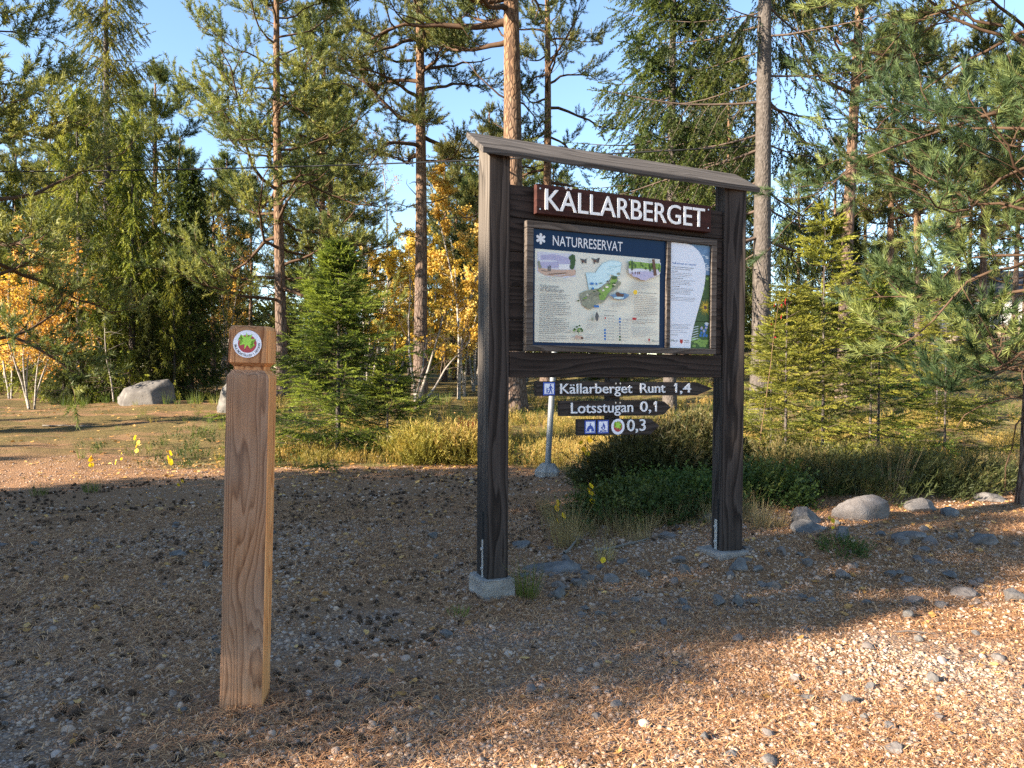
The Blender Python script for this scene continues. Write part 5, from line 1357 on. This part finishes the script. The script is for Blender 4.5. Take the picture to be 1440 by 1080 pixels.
# ------------------------------------------------------------------ undergrowth
def strip(p0, d_, L, w_, bend, rng, n=3):
    """a blade: V,F"""
    d_ = norm(d_); s_ = norm(np.cross(d_, rng.normal(0, 1, 3))); pts = []; p = np.array(p0, float); dd = d_.copy()
    V = []
    for i in range(n+1):
        wi = w_*(1-i/(n+.3)); V += [p-s_*wi/2, p+s_*wi/2]; p = p+dd*L/n; dd = norm(dd+np.array([d_[0]*bend, d_[1]*bend, -bend*.6]))
    F = []
    for i in range(n): a = 2*i; F += [[a, a+1, a+3], [a, a+3, a+2]]
    return np.array(V), np.array(F)
class TP:
    def __init__(s): s.V = []; s.F = []; s.n = 0
    def add(s, V, F): s.V.append(V); s.F.append(F+s.n); s.n += len(V)
    def get(s): return np.concatenate(s.V), np.concatenate(s.F)
def heather_tpl(seed, stems=16, h=.30, w_=.22, leaves=9):
    rng = np.random.default_rng(seed); t = TP()
    for k in range(stems):
        a = rng.random()*6.28; r = w_*sqrt(rng.random())*.6; d_ = np.array([cos(a)*.5*rng.random(), sin(a)*.5*rng.random(), 1]); L = h*rng.uniform(.55, 1.1)
        p = np.array([cos(a)*r, sin(a)*r, 0]); V, F = strip(p, d_, L, .006, .12, rng, 2); t.add(V, F)
        dn = norm(d_)
        for m in range(leaves):
            u = .3+.7*rng.random(); e = p+dn*L*u; ld = norm(dn*.9+rng.normal(0, .5, 3)); s_ = norm(np.cross(ld, rng.normal(0, 1, 3)))*.0055; l2 = rng.uniform(.03, .06)
            t.add(np.array([e-s_, e+s_, e+ld*l2]), np.array([[0, 1, 2]]))
    return t.get()
def berry_tpl(seed, stems=11, h=.22, w_=.22, leaves=11, ls=.026):
    rng = np.random.default_rng(seed); t = TP()
    for k in range(stems):
        a = rng.random()*6.28; r = w_*sqrt(rng.random())*.6; d_ = np.array([cos(a)*.6*rng.random(), sin(a)*.6*rng.random(), 1]); L = h*rng.uniform(.55, 1.15)
        p = np.array([cos(a)*r, sin(a)*r, 0]); V, F = strip(p, d_, L, .004, .15, rng, 2); t.add(V, F); dn = norm(d_)
        for m in range(leaves):
            u = .25+.75*rng.random(); e = p+dn*L*u; ld = norm(dn*.5+rng.normal(0, .8, 3)+UPZ*.2); s_ = norm(np.cross(ld, UPZ+rng.normal(0, .3, 3)))*ls*.34; l2 = ls*rng.uniform(.8, 1.3)
            t.add(np.array([e, e+ld*l2*.5+s_, e+ld*l2, e+ld*l2*.5-s_]), np.array([[0, 1, 2], [0, 2, 3]]))
    return t.get()
def grass_tpl(seed, n=34, h=.22, w_=.10, bw=.004, bend=.35):
    rng = np.random.default_rng(seed); t = TP()
    for k in range(n):
        a = rng.random()*6.28; r = w_*sqrt(rng.random())*.5; V, F = strip((cos(a)*r, sin(a)*r, 0), (cos(a)*.45*rng.random(), sin(a)*.45*rng.random(), 1), h*rng.uniform(.5, 1.1), bw, bend*rng.random(), rng, 3); t.add(V, F)
    return t.get()
HE = [heather_tpl(s) for s in range(4)]; BE = [berry_tpl(10+s) for s in range(4)]; GR = [grass_tpl(20+s) for s in range(4)]
def cover():
    rng = np.random.default_rng(60)
    gh, gd, gb, gg, gy = Geo(), Geo(), Geo(), Geo(), Geo()
    def place(g, tpl, n, x0, x1, y0, y1, keep, s0, s1, rb=(2, 2), dz=0):
        x = rng.uniform(x0, x1, n); y = rng.uniform(y0, y1, n); k = (rng.random(n) < keep(x, y)) & (np.abs(x) < y*.86+1.5); x, y = x[k], y[k]; n = len(x)
        s = rng.uniform(s0, s1, n); D = rng.normal(0, .14, (n, 3))+UPZ
        scatter(g, tpl, np.stack([x, y, H(x, y)-.01+dz], 1), frames(D, rng.random(n)*6.28)*s[:, None, None], rng.beta(*rb, n), rng, jit=.07)
    pat = lambda f, a, b, o=0: (lambda x, y: S(a, b, vnoise(x*f+o, y*f+o*2)))
    lit = lambda x, y: veg(x, y)
    # golden heather behind the board and along the thicket
    place(gh, HE, 2300, -4.2, 9, 9.8, 16, lambda x, y: lit(x, y)*(.15+.85*pat(.8, .3, .6, 3)(x, y)), .45, 1.0, (2.8, 1.3))
    place(gh, HE, 2600, -9, 18, 15, 34, lambda x, y: lit(x, y)*S(.35, .6, vnoise(x*.35+9, y*.35))*.7, .5, 1.15, (2.6, 1.4))
    # front of the thicket, its shade put into the darker heather colour
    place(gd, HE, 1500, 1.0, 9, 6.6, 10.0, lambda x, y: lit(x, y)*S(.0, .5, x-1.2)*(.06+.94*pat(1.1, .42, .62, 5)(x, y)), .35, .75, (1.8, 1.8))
    # bilberry and lingonberry
    place(gb, BE, 2600, .2, 6, 6.0, 9.6, lambda x, y: lit(x, y)*(.08+.92*pat(1.3, .40, .62, 7)(x, y)), .4, .85)
    place(gb, BE, 2600, -8, 12, 10, 24, lambda x, y: lit(x, y)*pat(.6, .42, .62, 11)(x, y), .5, 1.0)
    # grasses
    place(gg, GR, 1300, -9, 9, 10, 20, lambda x, y: lit(x, y)*pat(.9, .5, .65, 13)(x, y)+.06*(x < -2)*(y > 12), .6, 1.2)
    place(gg, GR, 500, -14, -2, 20, 27, lambda x, y: .4*pat(.6, .4, .6, 15)(x, y), 1.0, 2.2)
    place(gy, GR, 230, .25, 2.3, 5.75, 7.4, lambda x, y: pat(1.6, .35, .6, 17)(x, y)*S(5.7, 6.1, y), .5, 1.25)
    place(gy, GR, 1100, 2.2, 8, 7.2, 10.5, lambda x, y: lit(x, y)*pat(1.3, .5, .65, 19)(x, y), .7, 1.6)
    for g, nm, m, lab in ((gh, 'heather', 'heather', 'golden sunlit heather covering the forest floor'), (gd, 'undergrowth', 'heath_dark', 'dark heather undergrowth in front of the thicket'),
                          (gb, 'bilberry_cover', 'bilberry', 'low green bilberry and lingonberry cover'), (gg, 'grass', 'grass_green', 'green grass in patches on the forest floor'), (gy, 'dry_grass', 'grass_dry', 'straw-coloured dry grass at the edge of the undergrowth')):
        tag(g.build(nm, M[m]), lab, 'ground cover', None, 'stuff')
cover()
def bush(name, seed, loc, r, h, n, tpl, m, label, cat, s=(.8, 1.3)):
    """dome of leafy sprigs on woody stems"""
    rng = np.random.default_rng(seed); e = empty(name, loc, (0, 0, 0), label, cat); sg = Geo(); fg = Geo()
    a = rng.random(n)*6.28; u = np.sqrt(rng.random(n)); x = np.cos(a)*u*r; y = np.sin(a)*u*r*.8
    top = h*np.sqrt(np.clip(1-u**2, 0, 1))*(.8+.4*vnoise(x*3+seed, y*3))
    z = top*rng.uniform(.0, 1, n)**.5
    D = np.stack([x/r*.8, y/r*.8, np.full(n, .9)], 1)+rng.normal(0, .25, (n, 3))
    lz = np.array([hz(loc[0]+p, loc[1]+q) for p, q in zip(x, y)])-loc[2]
    scatter(fg, tpl, np.stack([x, y, z+lz-.03], 1), frames(D, rng.random(n)*6.28)*rng.uniform(*s, n)[:, None, None], np.clip(.25+.6*z/max(h, .01)+rng.normal(0, .15, n), 0, 1), rng, jit=.06)
    for k in range(18):
        b_ = rng.random()*6.28; rr_ = r*.8*rng.random(); pts, _ = grow(rng, (0, 0, -.03), (cos(b_)*rr_, sin(b_)*rr_, h*.9), h*1.0+rr_*.4, 4, .12); tube(sg, pts, np.linspace(.009, .003, len(pts)), 4, .5)
    sg.build('stems', M['shrub_stem'], e, True); fg.build('foliage', M[m], e)
    return e
def G3(px, py, dy=0): g = gnd(px, py); return (g[0], g[1]+dy, hz(g[0], g[1]+dy))
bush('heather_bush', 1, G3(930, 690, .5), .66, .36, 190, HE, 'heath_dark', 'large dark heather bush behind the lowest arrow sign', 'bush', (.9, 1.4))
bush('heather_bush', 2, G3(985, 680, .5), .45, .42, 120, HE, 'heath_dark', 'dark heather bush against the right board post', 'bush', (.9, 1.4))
bush('heather_bush', 3, G3(600, 655, .45), .5, .34, 110, HE, 'heather', 'golden heather bush right of the young spruce', 'bush', (.9, 1.4))
bush('heather_bush', 4, G3(655, 655, .4), .42, .30, 90, HE, 'heather', 'golden heather bush just left of the left board post', 'bush', (.9, 1.3))
bush('bilberry_bush', 5, G3(905, 740, .4), .56, .19, 120, BE, 'bilberry', 'fresh green bilberry bush at the front of the undergrowth', 'bush', (.9, 1.3))
bush('bilberry_bush', 6, G3(965, 720, .3), .42, .2, 90, BE, 'bilberry', 'green bilberry bush left of the right board post', 'bush', (.9, 1.3))
bush('bilberry_bush', 7, G3(1078, 715, .3), .42, .24, 90, BE, 'bilberry', 'green bilberry bush right of the right board post', 'bush', (.9, 1.3))
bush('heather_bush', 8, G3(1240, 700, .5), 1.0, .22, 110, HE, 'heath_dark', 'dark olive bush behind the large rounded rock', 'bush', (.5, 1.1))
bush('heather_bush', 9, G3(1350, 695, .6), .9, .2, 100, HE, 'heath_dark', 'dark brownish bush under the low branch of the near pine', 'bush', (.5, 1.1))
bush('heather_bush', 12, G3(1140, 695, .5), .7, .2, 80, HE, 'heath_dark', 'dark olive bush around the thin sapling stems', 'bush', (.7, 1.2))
bush('bilberry_bush', 10, G3(1190, 782, .1), .2, .05, 26, BE, 'bilberry', 'small low green plant among leaves in front of the rocks', 'bush', (.35, .5))
bush('red_bush', 11, G3(655, 640, .5), .22, .35, 40, BE, 'red_leaf', 'small red-leaved bilberry tuft left of the left board post', 'bush', (.8, 1.1))
def tuft(seed, loc, s, m, label, n=60, h=.24):
    e = empty('grass_tuft', loc, (0, 0, 0), label, 'grass tuft'); g = Geo(); V, F = grass_tpl(seed, n, h, .14, .004, .4); g.add(V*s, F, np.random.default_rng(seed).random(len(V)))
    o = g.build('blades', M[m], e)
tuft(1, G3(742, 842), 1.0, 'grass_green', 'green grass tuft beside the left concrete foot', 110, .26)
tuft(2, G3(130, 692), 1.2, 'grass_green', 'low green grass tuft on the yard at the left', 60, .14)
tuft(3, G3(55, 697), 1.2, 'grass_green', 'low dark grass tuft on the yard at the far left', 50, .13)
tuft(4, G3(645, 866), .9, 'grass_green', 'flat mossy grass patch in front of the left concrete foot', 70, .06)
tuft(5, G3(800, 770), 1.1, 'grass_dry', 'straw-coloured tuft behind the long flat stone', 80, .45)
tuft(6, G3(850, 790), 1.0, 'grass_dry', 'pale dry grass tuft in front of the green undergrowth', 70, .2)
tuft(7, G3(1255, 700), 1.3, 'grass_dry', 'grey dry stalks above the large rounded rock', 40, .5)
def seedling(seed, loc, h, nl, ls, label, m='aspen_leaf'):
    rng = np.random.default_rng(seed); e = empty('aspen_seedling', loc, (0, 0, rng.random()*6), label, 'seedling'); sg = Geo()
    pts, _ = grow(rng, (0, 0, 0), (.05, .03, 1), h, 6, .06); tube(sg, pts, np.linspace(.004, .0015, len(pts)), 5, .5); sg.build('stem', M['shrub_stem'], e, True)
    for k in range(nl):
        p, d0 = sub(pts, min(.999, .45+.55*(k+.5)/nl)); g = Geo(); n = 10
        rim = np.array([(math.sin(t)*.5*(1-.12*math.cos(t)), -.5+.5*math.cos(t)-(.12 if i == 5 else 0), .06*math.sin(3*t)) for i, t in enumerate(np.linspace(0, 2*pi, n, endpoint=False))])
        V = np.concatenate([[[0, -.45, .04]], rim]); F = [[0, 1+i, 1+(i+1) % n] for i in range(n)]
        D = norm(np.array([rng.normal(0, .6), -1.0+rng.normal(0, .4), .35])); Mx = frames(D[None], None)[0]
        g.add((V*ls*rng.uniform(.75, 1.15))@Mx.T+p+D*.02+np.array([rng.normal(0, .035), rng.normal(0, .03), rng.normal(0, .015)]), F, rng.random()); g.build('leaf', M[m], e)
for i, (px, py, h, nl, ls, lab) in enumerate(((835, 740, .42, 5, .085, 'aspen seedling with large yellow leaves in front of the arrow signs'),
        (785, 765, .38, 4, .08, 'aspen seedling with yellow leaves beside the dry grass stalks'), (852, 806, .14, 1, .075, 'single yellow leaf on a short stalk low in the dry grass'),
        (828, 690, .70, 6, .10, 'tall aspen seedling with yellow leaves just below the lowest arrow sign'),
        (192, 650, .42, 4, .10, 'aspen seedling with bright yellow leaves on the yard left of the marker post'), (238, 668, .36, 3, .11, 'aspen seedling with a round yellow leaf nearest the marker post'),
        (130, 668, .28, 3, .09, 'small yellow-leaved seedling at the left of the yard'), (168, 662, .26, 3, .08, 'tiny yellow-leaved seedling beside a taller one on the yard'),
        (255, 690, .15, 3, .07, 'low yellow-leaved sprout close to the marker post'), (1165, 745, .12, 3, .05, 'small green-yellow sprout between the rocks'))):
    seedling(70+i, G3(px, py), h, nl, ls*.68, lab)
# red-leaved rowan twig by the grey trunk
rr = np.random.default_rng(90); e = empty('rowan_seedling', T(1066, 8.4), (0, 0, 0), 'thin rowan seedling with a few red leaves next to the grey trunk', 'seedling')
sg = Geo(); lg = Geo(); pts, _ = grow(rr, (0, 0, 0), (.02, 0, 1), 2.0, 8, .03); tube(sg, pts, np.linspace(.006, .002, len(pts)), 5, .5)
P_ = [sub(pts, t)[0]+rr.normal(0, .04, 3) for t in (.80, .83, .86, .97, .98, .99, .995, .9, .97)]
scatter(lg, [leaf_tpl(.06, .022)], np.array(P_), frames(rr.normal(0, 1, (9, 3)), None), rr.random(9), rr)
sg.build('stem', M['shrub_stem'], e, True); lg.build('leaves', M['red_leaf'], e)
# stump with roots
def stump():
    g0 = G3(556, 642, .3); e = empty('tree_stump', g0, (0, 0, 0), 'old broken stump with grey roots right of the young spruce', 'stump'); g = Geo(); r2 = np.random.default_rng(5)
    a = np.linspace(0, 2*pi, 14, endpoint=False); V = []
    for z, r in ((-.1, .30), (.06, .20), (.2, .15), (.32, .14)): V += [(r*cos(t)*(1+.2*r2.normal()), r*sin(t)*(1+.2*r2.normal()), z+(.07*r2.normal() if z > .3 else 0)) for t in a]
    F = []
    for r in range(3):
        for k in range(14): i0, i1 = r*14+k, r*14+(k+1) % 14; F += [[i0, i1, i1+14], [i0, i1+14, i0+14]]
    F += [[42, 42+k, 43+k] for k in range(1, 13)]; g.add(V, F); g.build('stump', M['twig_grey'], e, attrs=False)
    for k in range(5):
        b_ = -2.6+k*.55; pts, _ = grow(r2, (cos(b_)*.12, sin(b_)*.12, .08), (cos(b_), sin(b_), -.12), r2.uniform(.4, .8), 6, .12, -.02); g = Geo(); tube(g, pts, np.linspace(.05, .012, len(pts)), 7, .5); g.build('root', M['twig_grey'], e, True)
stump()
def fallen_branch(seed, loc, rz, L, label, r=.012, m='dead_twig'):
    r2 = np.random.default_rng(seed); g = Geo(); pts, _ = grow(r2, (0, 0, .02), (1, 0, .03), L, 8, .10, -.01); pts[:, 2] = np.clip(pts[:, 2], .008, .1); tube(g, pts, np.linspace(r, r*.35, len(pts)), 6, .5)
    for k in range(4):
        p, d0 = sub(pts, .3+.6*r2.random()); q, _ = grow(r2, p, norm(d0+r2.normal(0, .5, 3)), L*.25, 4, .1); tube(g, q, np.linspace(r*.4, r*.15, len(q)), 4, .6)
    o = g.build('fallen_branch', M[m], None, True); o.location = loc; o.rotation_euler = (0, 0, rz); tag(o, label, 'branch')
fallen_branch(1, G3(793, 782), .95, .42, 'crooked grey branch standing out of the dry grass', .012)
fallen_branch(2, G3(835, 778), .15, .5, 'pale fallen branch lying in front of the undergrowth', .014)
fallen_branch(3, G3(1262, 895), .35, .28, 'thin curved twig on the border of the sunlit gravel', .005)
fallen_branch(4, G3(575, 650), .1, .9, 'grey fallen branch between the young spruce and the heather', .018)
fallen_branch(5, G3(60, 600), .1, 1.2, 'dark fallen branch at the left border of the yard', .02, 'dead_twig')

# ------------------------------------------------------------------ house, stone bank, overhead line
def house():
    x0, Y = 27.4, 43.0; z0 = hz(x0, Y); root = empty('house', (x0, Y, z0), (0, 0, radians(-18)), 'white wooden house with dark roof behind the near pine at the right edge', 'house'); A = dict(attrs=False)
    g = Geo(); box(g, -5, 6, 0, 7, -.5, 2.9, 0, .01); g.build('wall', M['house_wall'], root, **A)
    g = Geo(); pentaprism_x(g, [(-.6, 2.75), (-.6, 2.9), (3.5, 4.6), (7.6, 2.9), (7.6, 2.75), (3.5, 4.4)], -5.5, 6.5, 0, 0); g.build('roof', M['roof_dark'], root, **A)
    for x in (-3.2, -.2, 2.6):
        g = Geo(); box(g, x-.06, x+1.06, -.05, .0, .95, 2.25, 0, .01); f = g.build('window', M['paint_white'], root, **A)
        g = Geo(); box(g, x, x+.47, -.058, -.02, 1.02, 2.18, 0, 0); box(g, x+.53, x+1.0, -.058, -.02, 1.02, 2.18, 0, 0); g.build('pane', M['glass_dark'], f, **A)
house()
def bank():
    r2 = np.random.default_rng(15); g = Geo(); tp = [stone_tpl(s, 2, .8, 6, .7) for s in range(6)]; P_ = []; s_ = []
    for k in range(300):
        t = r2.random(); x = 19+14*t; y = 36.5+r2.normal(0, .6)+t*1.5; P_.append((x, y, hz(x, y)+r2.uniform(0, .7)*(1-abs(y-36.5-t*1.5)/2))); s_.append(r2.uniform(.15, .38))
    scatter(g, tp, np.array(P_), frames(r2.normal(0, .4, (300, 3))+UPZ, r2.random(300)*6)*np.array(s_)[:, None, None], r2.beta(2, 2, 300)*.5, r2)
    o = g.build('stone_wall', M['pebble'], None, True); tag(o, 'low wall of heaped grey stones below the white house', 'wall')
bank()
def line_():
    e = empty('power_line', (0, 0, 0), (0, 0, 0), 'thin black overhead cable running through the trees', 'cable'); g = Geo()
    a = np.array([-34, 20.0, 7.2]); b_ = np.array([5.05, 15.0, 5.93]); t = np.linspace(0, 1, 30)[:, None]; pts = a*(1-t)+b_*t; pts[:, 2:] -= .62*4*t*(1-t)
    tube(g, pts, .016, 6); g.build('cable', M['cable_black'], e, True, attrs=False)
line_()
